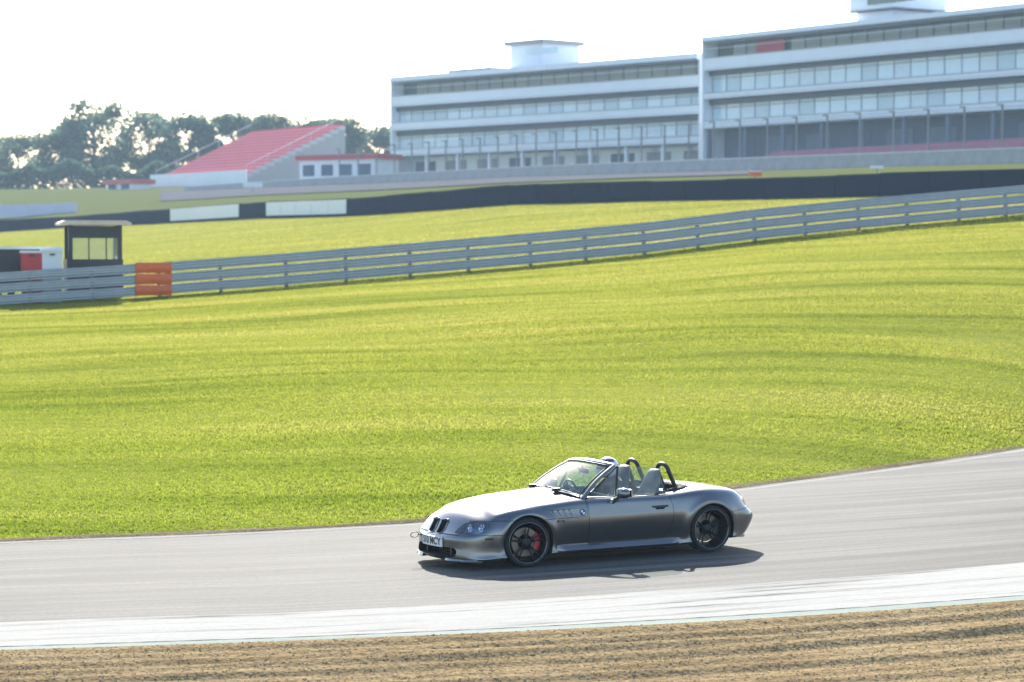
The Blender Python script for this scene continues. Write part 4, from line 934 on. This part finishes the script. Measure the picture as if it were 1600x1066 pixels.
for s in (1, -1):
    dr = doorL if s > 0 else doorR
    # side gill panel with four slanting ribs, emblem and badge
    gill = patch([(.955, .635), (.468, .642), (.468, .548), (.895, .545)], s, .0025); gill = gill.build('gill_panel', M_paint, body)
    strip_on([(.958, .637), (.466, .643)], .006, s).build('gill_edge', M_blk, body); strip_on([(.958, .637), (.896, .543)], .005, s).build('gill_edge', M_blk, body)
    for k in range(4):
        x0 = .915 - k * .075
        strip_on([(x0, .628), (x0 - .062, .552)], .011, s, .010).build('gill_rib', M_paint, body)
        strip_on([(x0 + .012, .631), (x0 - .012, .628)], .012, s, .006).build('gill_slot', M_blk, body)
    e = disc_on(.515, .594, .040, s, .004).build('emblem', M_dark, body)
    disc_on(.515, .594, .037, s, .0055, r0=.030).build('emblem_ring', M_dark, e)
    for k in range(4): disc_on(.515, .594, .029, s, .006, 8, k * math.pi / 2, (k + 1) * math.pi / 2).build('emblem_quarter', M_ewhite if k % 2 else M_blue, e)
    patch([(.86, .518), (.765, .518), (.758, .495), (.85, .495)], s, .006).build('side_badge', M_blk, body); 
    patch([(.84, .513), (.79, .513), (.785, .500), (.835, .500)], s, .008).build('badge_insert', M_riml, body)
    # side marker lamp in the bumper corner
    patch([(1.775, .372), (1.685, .372), (1.685, .348), (1.775, .348)], s, .005).build('side_marker', M_amber, fbump)
    # door handle
    hd = patch([(-.415, .612), (-.635, .612), (-.620, .588), (-.435, .588)], s, .012, .02).build('handle', M_blk, dr)
    patch([(-.455, .590), (-.595, .590), (-.575, .566), (-.475, .566)], s, .004, .01).build('handle_shade', M_well, hd)  # flat near-black patch paints the shade of the grip recess
    # sculpted side skirt
    m = MB(); rows_ = []
    for x in np.linspace(.865, -.80, 26):
        t = (x + .80) / 1.665; e_ = min(1, min(t, 1 - t) / .10); e_ = math.sqrt(max(.0, e_)); b_ = .785 + .0 * t
        zt = .222 - .012 * (1 - t); zb = .128
        prof = [(b_ - .06, zt + .008), (b_ + .005, zt), (b_ + .040 * e_, zt - .035), (b_ + .052 * e_, zt - .058), (b_ + .040 * e_, zb + .010), (b_ + .0, zb), (b_ - .06, zb)]
        rows_.append([(x, s * y, z) for y, z in prof])
    m.grid(rows_); m.f += [tuple(range(7)), tuple(range(25 * 7 + 6, 25 * 7 - 1, -1))]; m.m += [0, 0]
    m.build('side_skirt', M_paint, car, smooth=True, fix=True, sharp=35)

# headlights: two projector bowls behind a lens
for s in (1, -1):
    lens_me = boolean(shell_me, prism_mesh(rounded([(s * a, b) for a, b in poly_offset(HL, -.004)], .03), 1.60, 2.4, 'yz'), 'INTERSECT')
    bm = bmesh.new(); bm.from_mesh(lens_me)      # keep only the outer skin
    bmesh.ops.delete(bm, geom=[f for f in bm.faces if f.normal.x < .12 or abs(f.normal.z) > .93 and f.calc_center_median().z > 9], context='FACES'); bm.to_mesh(lens_me); bm.free()
    lens_me.materials.clear(); lens_me.materials.append(M_lens); lens_me.polygons.foreach_set('material_index', [0] * len(lens_me.polygons))
    hl = finish(lens_me, 'headlight', car)
    for yy, r_ in ((.545, .050), (.665, .050)):
        fx = front(s * yy, .48); m = MB(); m.lathe([(-.10, .004), (-.085, r_ * .6), (-.045, r_ * .95), (-.03, r_), (-.028, r_ * 1.08)], 24, 'x', (fx - .012, s * yy, .478)); m.build('reflector', M_chr, hl, smooth=True)
        m = MB(); m.lathe([(-.06, .030), (-.040, .030), (-.028, .024), (-.022, .012), (-.020, .0)], 20, 'x', (fx - .014, s * yy, .478)); m.build('projector', M_lens, hl, smooth=True)
    fx = front(s * .60, .48); m = MB(); m.grid([[(front(s * y, z) - .12, s * y, z) for z in (.40, .55)] for y in np.linspace(.38, .735, 10)]); m.build('housing', M_lamp, hl)
# grille slats
for s in (1, -1):
    g = MB(); pr = rounded([(s * KC[0] + s * a * 1.0, KC[1] + b) for a, b in KID], .03)
    ring = [(front(y, z) + .004, y, z) for y, z in pr]; g.tube(ring + [ring[0]], .0075, 6, caps=False); go = g.build('kidney_grille', M_chr if False else M_paint, hood, smooth=True)
    for k in range(7):
        yy = s * KC[0] + (k - 3) * .0195; sl = MB(); sl.box((front(yy, KC[1]) - .022, yy, KC[1]), (.018, .007, .150)); sl.build('slat', M_well, go)
# lower intake: mesh, brake duct blades, lip
m = MB()
for k in range(15): m.box((1.90, -.42 + k * .06, .19), (.006, .008, .11))
for k in range(4): m.box((1.902, 0, .15 + k * .028), (.006, .92, .006))
m.build('intake_mesh', M_blk, fbump)
for s in (1, -1):
    m = MB(); m.prism([(s * .30, .140), (s * .315, .140), (s * .335, .245), (s * .32, .245)], 1.84, 2.00, 'yz'); m.build('duct_blade', M_paint, fbump, fix=True)
    m = MB(); m.prism([(s * .33, .150), (s * .46, .168), (s * .46, .174), (s * .33, .157)], 1.86, 1.985, 'yz'); m.build('duct_blade', M_paint, fbump, fix=True)
    m = MB(); rows_ = []                          # corner splitter lips
    for y in np.linspace(.30, .735, 14):
        fx = max(front(s * y, .125), 1.70) + .0; t = (y - .30) / .435; e_ = math.sin(math.pi * min(1, t * 1.3 + .12)) if t < .68 else 1
        rows_.append([(fx - .06, s * y, .128), (fx + .012 * e_, s * y, .122), (fx + .026 * e_, s * y, .100), (fx + .01 * e_, s * y, .088), (fx - .06, s * y, .09)])
    m.grid(rows_, 0, True); m.f += [tuple(range(5)), tuple(range(13 * 5 + 4, 13 * 5 - 1, -1))]; m.m += [0, 0]; m.build('lip', M_paint, fbump, smooth=True, fix=True, sharp=40)
# number plate, bent to the bumper
m = MB(); pl_rows = []
for y in np.linspace(-.26, .26, 13): pl_rows.append([(front(y, .31) + .012, y, .245), (front(y, .31) + .012, y, .358)])
m.grid(pl_rows); m.grid([[(x - .01, y, z) for x, y, z in r] for r in pl_rows])
for k in (0, 1): m.grid([[r[k], (r[k][0] - .01, r[k][1], r[k][2])] for r in pl_rows])
plate = m.build('number_plate', M_plate, fbump)
fc = bpy.data.curves.new('plate_text', 'FONT'); fc.body = 'S10 MCY'; fc.size = .118; fc.align_x = 'CENTER'; fc.align_y = 'CENTER'; fc.extrude = .001; fc.offset = .0022
ft = bpy.data.objects.new('tmp_text', fc); C.objects.link(ft); dg = bpy.context.evaluated_depsgraph_get(); tme = bpy.data.meshes.new_from_object(ft.evaluated_get(dg)); bpy.data.objects.remove(ft)
wmax = max(abs(v.co.x) for v in tme.vertices)
for v in tme.vertices:
    y = v.co.x / wmax * .235; z = .3015 + v.co.y; v.co = (front(y, .31) + .0135 + v.co.z, y, z)
tme.materials.append(M_blk); link('lettering', tme, plate)
# towing loop on the far front corner
m = MB(); fx = front(-.40, .335); cx = fx + .075
m.tube([(fx - .02, -.40, .335), (fx + .03, -.40, .335)], .008, 6)
ringp = [(cx + .045 * math.cos(a) * 1.15, -.40 + .012 * math.sin(a), .335 + .032 * math.sin(a)) for a in np.linspace(0, 2 * math.pi, 18)]
m.tube(ringp, .005, 6, caps=False); m.build('tow_loop', M_blk, fbump, smooth=True)
# tail lamps, exhausts
for s in (1, -1):
    tl = boolean(shell_me, prism_mesh([(s * .40, .525), (s * .69, .525), (s * .69, .60), (s * .60, .625), (s * .40, .625)], -2.4, -1.70, 'yz'), 'INTERSECT')
    tl.transform(Matrix.Translation((-.004, s * .002, 0))); tl.materials.clear(); tl.materials.append(M_tail); tl.polygons.foreach_set('material_index', [0] * len(tl.polygons)); finish(tl, 'tail_lamp', car)
    for q in (0, .09):
        m = MB(); m.lathe([(0, .034), (-.17, .036), (-.172, .030), (-.02, .028)], 18, 'x', (-1.70, s * (.42 + q), .155)); m.build('exhaust_pipe', M_chr, car, smooth=True, sharp=40)

# ---- windscreen
def wpt(u, v):                  # u -1..1 across, v 0..1 up
    bx, by, bz = .455 + .175 * (1 - u * u), .685 * u, .742 + .070 * (1 - u * u) ** .8
    tx, ty, tz = -.060 + .105 * (1 - u * u), .535 * u, 1.088 + .040 * (1 - u * u)
    bow = math.sin(v * math.pi) * .018
    return Vector((bx + (tx - bx) * v + bow, by + (ty - by) * v, bz + (tz - bz) * v + bow))
m = MB(); m.grid([[wpt(u, v) for v in np.linspace(.02, .97, 14)] for u in np.linspace(-.97, .97, 30)]); ws = m.build('windscreen', M_glass, car, smooth=True)
fr = [wpt(-1, v) for v in np.linspace(-.02, .985, 12)] + [wpt(u, 1.0) for u in np.linspace(-.965, .965, 26)] + [wpt(1, v) for v in np.linspace(.985, -.02, 12)]
m = MB(); rows_ = []
for i, p_ in enumerate(fr):
    t = (fr[min(i + 1, len(fr) - 1)] - fr[max(i - 1, 0)]).normalized(); nx = Vector((.55, 0, .83)); a = t.cross(nx).normalized(); b = nx
    rows_.append([p_ + a * (.034 * math.cos(k * math.pi / 5)) + b * (.020 * math.sin(k * math.pi / 5)) for k in range(10)])
m.grid(rows_, 0, True); m.build('windscreen_frame', M_paint, car, smooth=True)
gasket = [wpt(u, .0) + Vector((.012, 0, .006)) for u in np.linspace(-.97, .97, 24)]
m = MB(); m.tube(gasket, .018, 8, flat=.6); m.build('cowl_seal', M_blk, car, smooth=True)
m = MB(); m.tube([wpt(.965, v) + Vector((.012, -.028, .006)) for v in np.linspace(.02, .95, 12)] + [wpt(u, .955) + Vector((.012, 0, .006)) for u in np.linspace(.9, -.9, 20)] + [wpt(-.965, v) + Vector((.012, .028, .006)) for v in np.linspace(.95, .02, 12)], .009, 6); m.build('glass_trim', M_blk, ws, smooth=True)
for u0, u1, s in ((.80, .10, 1), (-.02, -.68, 1)):       # wipers lying at the base
    pts_ = [wpt(u0 + (u1 - u0) * t, .045 + .03 * t) + Vector((.020, 0, .012)) for t in np.linspace(0, 1, 10)]
    wp = MB(); wp.tube(pts_, .008, 6); wo = wp.build('wiper', M_blk, car, smooth=True)
    MB().box(pts_[4] + Vector((.03, 0, .0)), (.09, .05, .035)).build('wiper_pivot', M_blk, wo)
rm = thing_p = MB(); rm.grid([[(.06 + .015 * math.sin(a) * 1.0, y, 1.005 + .034 * math.sin(a) * e_) for a, e_ in [(k * math.pi / 5, 1) for k in range(10)]] for y in np.linspace(-.11, .11, 5)], 0, True); rm.box((.05, 0, 1.005), (.016, .22, .055)); rm.box((.07, 0, 1.05), (.02, .02, .07)); rm.build('rear_view_mirror', M_dash, car)

# ---- side windows with the small front quarter light
for s in (1, -1):
    dr = doorL if s > 0 else doorR
    A_ = Vector((.415, s * .690, .752)); T_ = Vector((-.075, s * .552, 1.070)); Bm = Vector((.020, s * .700, .745)); Tm = Vector((-.098, s * .560, 1.078))
    q1 = MB(); q1.add([A_ + Vector((-.03, 0, 0)), Bm + Vector((.014, 0, 0)), Tm + Vector((.014, 0, -.03))], [(0, 1, 2)]); q1.build('quarter_glass', M_sglass, dr)
    q = MB(); q.tube([Bm + Vector((0, 0, -.02)), Tm + Vector((0, 0, .0))], [.017, .012], 6); q.tube([A_ + Vector((.0, 0, -.008)), Bm + Vector((0, 0, -.008))], .009, 6); q.tube([A_, T_.lerp(Tm, .5)], .008, 6); q.build('quarter_frame', M_blk, dr, smooth=True)
    top_r = [(-.11, .562, 1.074), (-.30, .572, 1.070), (-.48, .585, 1.056), (-.585, .598, 1.038), (-.62, .607, 1.015), (-.645, .650, .90), (-.662, .715, .733)]
    bot = [(.012, .706, .735), (-.12, .711, .735), (-.30, .714, .734), (-.44, .716, .732), (-.55, .717, .731), (-.61, .718, .730), (-.655, .718, .729)]
    rows_ = []
    for (a, b) in zip(bot, top_r):
        rows_.append([Vector(a).lerp(Vector(b), t) * 1.0 + Vector((0, .012 * math.sin(t * math.pi), 0)) for t in np.linspace(0, 1, 7)])
    rows_ = [[Vector((p_.x, p_.y * s, p_.z)) for p_ in r] for r in rows_]
    q = MB(); q.grid(rows_); q.build('side_window', M_sglass, dr, smooth=True)
    q = MB(); q.tube([Vector((x, s * (surf(x, .70, 1)[0] - .062), .742)) for x in np.linspace(.02, -.655, 12)], .008, 6); q.build('belt_seal', M_blk, dr, smooth=True)
    # door mirror
    mm = MB(); rows_ = []
    cx_, cy_, cz_ = .030, .915, .795
    for k in range(9):
        a = -math.pi / 2 + math.pi * k / 8; ring = []
        for j in range(16):
            b = 2 * math.pi * j / 16; ex = .060 * math.sin(a) + (.012 if a > 0 else 0); rr = max(.02, math.cos(a) ** .55)
            ring.append((cx_ + ex - .03 * math.cos(b) * .0, s * (cy_ + .100 * math.copysign(abs(math.cos(b)) ** .75, math.cos(b)) * rr), cz_ + .064 * math.copysign(abs(math.sin(b)) ** .8, math.sin(b)) * rr))
        rows_.append(ring)
    mm.grid(rows_, 0, True); mi = mm.build('door_mirror', M_paint, car, smooth=True, fix=True)
    st_ = MB(); st_.tube([(.10, s * .765, .690), (.085, s * .80, .712), (.055, s * .86, .750)], [.050, .036, .030], 10, flat=.7); st_.build('mirror_stalk', M_paint, mi, smooth=True)
    MB().box((-.036, s * .915, .795), (.006, .16, .095)).build('mirror_glass', M_chr, mi)

# ---- interior
m = MB()
rows_ = []
for y in np.linspace(-.64, .64, 11):
    z0 = .735 - .02 * abs(y); rows_.append([(.46, y, .74), (.34, y, z0 + .02), (.20, y, z0 + .005), (.13, y, z0 - .04), (.12, y, z0 - .16), (.30, y, .40)])
m.grid(rows_); m.build('dashboard', M_dash, car, smooth=True)
m = MB(); ring = [(.03 + .06 * math.sin(a) * .55, -.36 + .175 * math.cos(a), .70 + .165 * math.sin(a)) for a in np.linspace(0, 2 * math.pi, 28)]
m.tube(ring, .014, 8, caps=False); m.lathe([(-.01, .0), (-.01, .05), (.02, .055), (.03, .02), (.14, .02)], 14, 'x', (.04, -.36, .70))
for a in (0, math.pi * .62 * 1.0, math.pi, math.pi * 1.5): m.tube([(.035, -.36, .70), (.03 + .033 * math.sin(a), -.36 + .165 * math.cos(a), .70 + .155 * math.sin(a))], .011, 6)
m.build('steering_wheel', M_blk, car, smooth=True)
MB().box((-.30, 0, .42), (.95, .16, .22)).build('centre_console', M_dash, car)
def seat(y):
    m = MB(); rows_ = []
    for t in np.linspace(0, 1, 16):                       # backrest with built-in headrest
        z = .34 + .66 * t; x = -.50 - .20 * t - .03 * t * t
        w = .235 if t < .45 else (.235 - (t - .45) / .55 * .115); w *= 1 - max(0, t - .93) * 5; th = .065 if t < .7 else .065 - (t - .7) * .08
        rows_.append([(x + th * math.sin(a) + (.03 * abs(math.cos(a)) ** 3 if t < .6 else 0), y + w * math.copysign(abs(math.cos(a)) ** .6, math.cos(a)), z) for a in np.linspace(0, 2 * math.pi, 18, endpoint=False)])
    m.grid(rows_, 0, True); m.f += [tuple(range(18)), tuple(range(15 * 18 + 17, 15 * 18 - 1, -1))]; m.m += [0, 0]
    o = m.build('seat', M_seat, car, smooth=True, fix=True)
    m = MB(); rows_ = [[(x, y + w * math.copysign(abs(math.cos(a)) ** .5, math.cos(a)), .345 + h_ * math.sin(a) + .03 * (x + .55) ) for a in np.linspace(0, 2 * math.pi, 14, endpoint=False)] for x, w, h_ in ((-.56, .20, .05), (-.45, .235, .07), (-.25, .24, .075), (-.10, .235, .07), (-.03, .21, .045))]
    m.grid(rows_, 0, True); m.f += [tuple(range(14)), tuple(range(4 * 14 + 13, 4 * 14 - 1, -1))]; m.m += [0, 0]; m.build('seat_cushion', M_seat, o, smooth=True, fix=True)
    return o
seat(.36); seat(-.36)
for y in (.36, -.36):                                      # roll hoops behind the seats
    pth = [(-.975, y + .155, .70)] + [(-.960 + .115 * t, y + .150 - .02 * t, .70 + .27 * t) for t in (.25, .5, .75, 1)]
    arc = [(-.845 + .018 * math.sin(a), y + .130 * math.cos(a), .97 + .090 * math.sin(a)) for a in np.linspace(.15, math.pi - .15, 11)]
    pth2 = [(p_[0], 2 * y - p_[1], p_[2]) for p_ in reversed(pth)]
    m = MB(); m.tube(pth + arc + pth2, .026, 10); m.build('roll_hoop', M_blk, car, smooth=True)
# rear bulkhead shelf and folded soft top
MB().box((-.93, 0, .50), (.06, 1.24, .44)).build('bulkhead', M_dash, car)
m = MB(); rows_ = []
for t in np.linspace(0, 1, 30):
    a = math.pi * t; cx_ = -.78 - .335 * math.sin(a) ** .6 ; cy_ = .635 * math.cos(a) if True else 0
    yy = .635 * math.copysign(abs(math.cos(a)) ** .45, math.cos(a)); zz = .742 + .032 * math.sin(a) ** .5
    wob = .006 * math.sin(t * 40)
    d = Vector((-.6 * math.sin(a), yy, 0)).normalized()
    rows_.append([Vector((cx_, yy, zz)) - d * (.05 + .055 * math.cos(b)) + Vector((0, 0, (.032 + wob) * math.sin(b))) for b in np.linspace(0, 2 * math.pi, 10, endpoint=False)])
m.grid(rows_, 0, True); m.f += [tuple(range(10)), tuple(range(29 * 10 + 9, 29 * 10 - 1, -1))]; m.m += [0, 0]; m.build('folded_soft_top', M_fabric, car, smooth=True, fix=True)
m = MB(); m.grid([[(x, y, .715 + .012 * math.sin(x * 30) + .01 * math.sin(y * 9)) for x in np.linspace(-.95, -1.10, 6)] for y in np.linspace(-.52, .52, 12)]); m.build('tonneau', M_dash, car, smooth=True)

# ---- wheels
def wheel(wx, y, s, r, rl, wid, steer, camber, red, front_w):
    w = bpy.data.objects.new('wheel', None); C.objects.link(w); w.parent = car; w.empty_display_size = .1
    w.matrix_local = Matrix.Translation((wx, s * y, r * math.cos(camber) + abs(wid / 2 * math.sin(camber)) - .004)) @ Matrix.Rotation(steer, 4, 'Z') @ Matrix.Rotation(s * camber, 4, 'X')
    h = wid / 2
    m = MB(); m.lathe([(-h + .012, rl - .006), (-h, rl + .012), (-h - .004, (r + rl) / 2), (-h + .012, r - .012), (-h + .03, r - .002), (0, r), (h - .03, r - .002), (h - .012, r - .012), (h + .004, (r + rl) / 2), (h, rl + .012), (h - .012, rl - .006)], 56, 'y'); m.build('tyre', M_rub, w, smooth=True)
    q = lambda a: a * s         # outward is +y on the left side
    m = MB(); m.lathe([(q(h + .001), rl - .001), (q(h + .005), rl - .004), (q(h + .004), rl - .010), (q(h - .012), rl - .014)], 56, 'y'); m.build('rim_lip', M_riml, w, smooth=True)
    dish = .055 if front_w else .10
    m = MB(); m.lathe([(q(h - .012), rl - .014), (q(h - .03), rl - .022), (q(h - dish), rl - .032), (q(-h + .02), rl - .036), (q(-h), rl - .006)], 48, 'y'); m.build('rim_barrel', M_rim, w, smooth=True)
    hub = MB(); hub.lathe([(q(h - dish - .05), .055), (q(h - dish + .012), .052), (q(h - dish + .020), .034), (q(h - dish + .020), 0)], 24, 'y'); hub.build('hub', M_rim, w, smooth=True, sharp=40)
    for k in range(5):
        for e_ in (-.16, .16):
            a = 2 * math.pi * k / 5 + .35; a1 = a + e_; m = MB()
            p0 = (math.cos(a + e_ * .9) * .040, q(h - dish + .004), math.sin(a + e_ * .9) * .040); p1 = (math.cos(a1) * .13, q(h - dish - .004), math.sin(a1) * .13); p2 = (math.cos(a1) * (rl - .028), q(h - .026 if front_w else h - .05), math.sin(a1) * (rl - .028))
            m.tube([p0, p1, p2], [.014, .010, .011], 6); m.build('spoke', M_rim, w, smooth=True)
    dr_ = rl - .075
    m = MB(); m.lathe([(q(h - dish - .060), dr_ * .52), (q(h - dish - .045), dr_ * .54), (q(h - dish - .045), dr_), (q(h - dish - .070), dr_), (q(h - dish - .070), dr_ * .52)], 40, 'y'); m.build('brake_disc', M_disc, w, smooth=True, sharp=30)
    m = MB(); a0, a1 = (math.pi - .62, math.pi + .62)
    cal = [(a, rr) for a in np.linspace(a0, a1, 9) for rr in (0,)]
    rows_ = [[((dr_ + dr2) * math.cos(a), q(h - dish + yy), (dr_ + dr2) * math.sin(a)) for dr2, yy in ((-.055, -.075), (-.055, -.022), (-.035, -.015), (-.005, -.015), (.020, -.03), (.020, -.075))] for a, _ in cal]
    m.grid(rows_, 0, True); m.f += [tuple(range(6)), tuple(range(8 * 6 + 5, 8 * 6 - 1, -1))]; m.m += [0, 0]; m.build('brake_caliper', M_cal if red else M_dark, w, smooth=True, fix=True, sharp=40)
    return w
for s in (1, -1):
    wheel(WF.x, .695, s, .288, .243, .215, R(-5), R(-1.5), True, True)
    wheel(WR.x, .705, s, .288, .243, .235, 0, R(-3.5), False, False)
# underside pan so that no light shows through below the doors
MB().box((0, 0, .125), (1.7, 1.36, .03)).build('floor_pan', M_well, car)

# ------------------------------------------------------------------ driver
M_suit = mat('dark_race_suit', (.03, .035, .05), .8, 0, .15, 20); M_helm = mat('white_helmet', (.72, .73, .75), .2, 0, .05, 12, .6); M_visor = mat('dark_visor', (.01, .012, .016), .08, 0, 0, 8, .5); M_glove = mat('black_glove', (.015, .015, .016), .7)
drv = thing('person', 'driver in white helmet and dark clothes seated behind the steering wheel', 'person'); drv.matrix_world = CARM
def skin_mesh(verts, edges, rad, levels=2):
    me = bpy.data.meshes.new('sk'); me.from_pydata(verts, edges, []); o = bpy.data.objects.new('tmp', me); C.objects.link(o)
    o.modifiers.new('s', 'SKIN'); sd_ = o.modifiers.new('d', 'SUBSURF'); sd_.levels = levels; sd_.render_levels = levels
    for i, r_ in enumerate(rad): me.skin_vertices[0].data[i].radius = (r_, r_) if not hasattr(r_, '__len__') else r_; me.skin_vertices[0].data[i].use_root = (i == 0)
    out = bpy.data.meshes.new_from_object(o.evaluated_get(bpy.context.evaluated_depsgraph_get())); bpy.data.objects.remove(o); return out
Y = -.36
vs = [(-.47, Y, .40), (-.52, Y, .55), (-.56, Y, .70), (-.56, Y, .80), (-.535, Y, .865), (-.51, Y, .93),
      (-.56, Y + .17, .775), (-.36, Y + .235, .62), (-.10, Y + .185, .70), (-.03, Y + .165, .735),
      (-.56, Y - .17, .775), (-.36, Y - .225, .62), (-.10, Y - .185, .70), (-.03, Y - .165, .735),
      (-.44, Y + .10, .40), (-.05, Y + .13, .50), (.32, Y + .11, .36), (-.44, Y - .10, .40), (-.05, Y - .13, .50), (.32, Y - .11, .36)]
ed = [(0, 1), (1, 2), (2, 3), (3, 4), (4, 5), (3, 6), (6, 7), (7, 8), (8, 9), (3, 10), (10, 11), (11, 12), (12, 13), (0, 14), (14, 15), (15, 16), (0, 17), (17, 18), (18, 19)]
rd = [.13, .135, .145, .12, .062, .06, .075, .052, .040, .036, .075, .052, .040, .036, .09, .072, .05, .09, .072, .05]
bd = skin_mesh(vs, ed, rd); bd.materials.append(M_suit); bd.polygons.foreach_set('use_smooth', [True] * len(bd.polygons)); link('body', bd, drv)
for s in (1, -1):                                          # gloved hands closed round the wheel rim
    hb = Vector((-.015, Y + s * .165, .738)); hv_ = [tuple(hb + Vector((-.03, 0, -.005))), tuple(hb + Vector((.0, 0, .02)))]; he = [(0, 1)]; hr = [.034, .036]
    for k in range(4):
        o_ = len(hv_); off = (k - 1.5) * .021; L_ = (.9, 1, .95, .78)[k]
        hv_ += [tuple(hb + Vector((.02, s * .012, .022 + off))), tuple(hb + Vector((.05 * L_, s * .006, .018 + off))), tuple(hb + Vector((.056 * L_, -s * .022, .014 + off))), tuple(hb + Vector((.030, -s * .036 * L_, .012 + off)))]
        he += [(1, o_), (o_, o_ + 1), (o_ + 1, o_ + 2), (o_ + 2, o_ + 3)]; hr += [.011, .0105, .0095, .0085]
    o_ = len(hv_); hv_ += [tuple(hb + Vector((-.012, -s * .028, .035))), tuple(hb + Vector((.012, -s * .042, .048)))]; he += [(0, o_), (o_, o_ + 1)]; hr += [.013, .010]
    hm = skin_mesh(hv_, he, hr, 1); hm.materials.append(M_glove); hm.polygons.foreach_set('use_smooth', [True] * len(hm.polygons)); link('hand', hm, drv)
HC = Vector((-.485, Y, .985))
m = MB(); rows_ = []
for i in range(17):
    ph = math.pi * i / 16; z = math.cos(ph); rr = math.sin(ph)
    zz = .132 * z if z > -.55 else -.0726 + (.132 * z + .0726) * .9
    rows_.append([HC + Vector((.148 * rr * math.cos(a) * (1.06 if math.cos(a) > 0 and z < .0 else 1), .120 * rr * math.sin(a), zz)) for a in np.linspace(0, 2 * math.pi, 28, endpoint=False)])
m.grid(rows_, 0, True); hel = m.build('helmet', M_helm, drv, smooth=True)
m = MB(); rows_ = []
for el in np.linspace(-.10, .42, 6): rows_.append([HC + Vector((.1515 * math.cos(el) * math.cos(a), .1235 * math.cos(el) * math.sin(a), .134 * math.sin(el))) for a in np.linspace(-1.25, 1.25, 18)])
m.grid(rows_); m.build('visor', M_visor, hel, smooth=True)
m = MB(); rows_ = []
for a in np.linspace(-2.0, 2.0, 16): rows_.append([HC + Vector((.150 * math.cos(el) * math.cos(a), .1225 * math.cos(el) * math.sin(a), .1335 * math.sin(el))) for el in (.62, .95)])
m.grid(rows_); m.build('helmet_stripe', M_dark, hel, smooth=True)
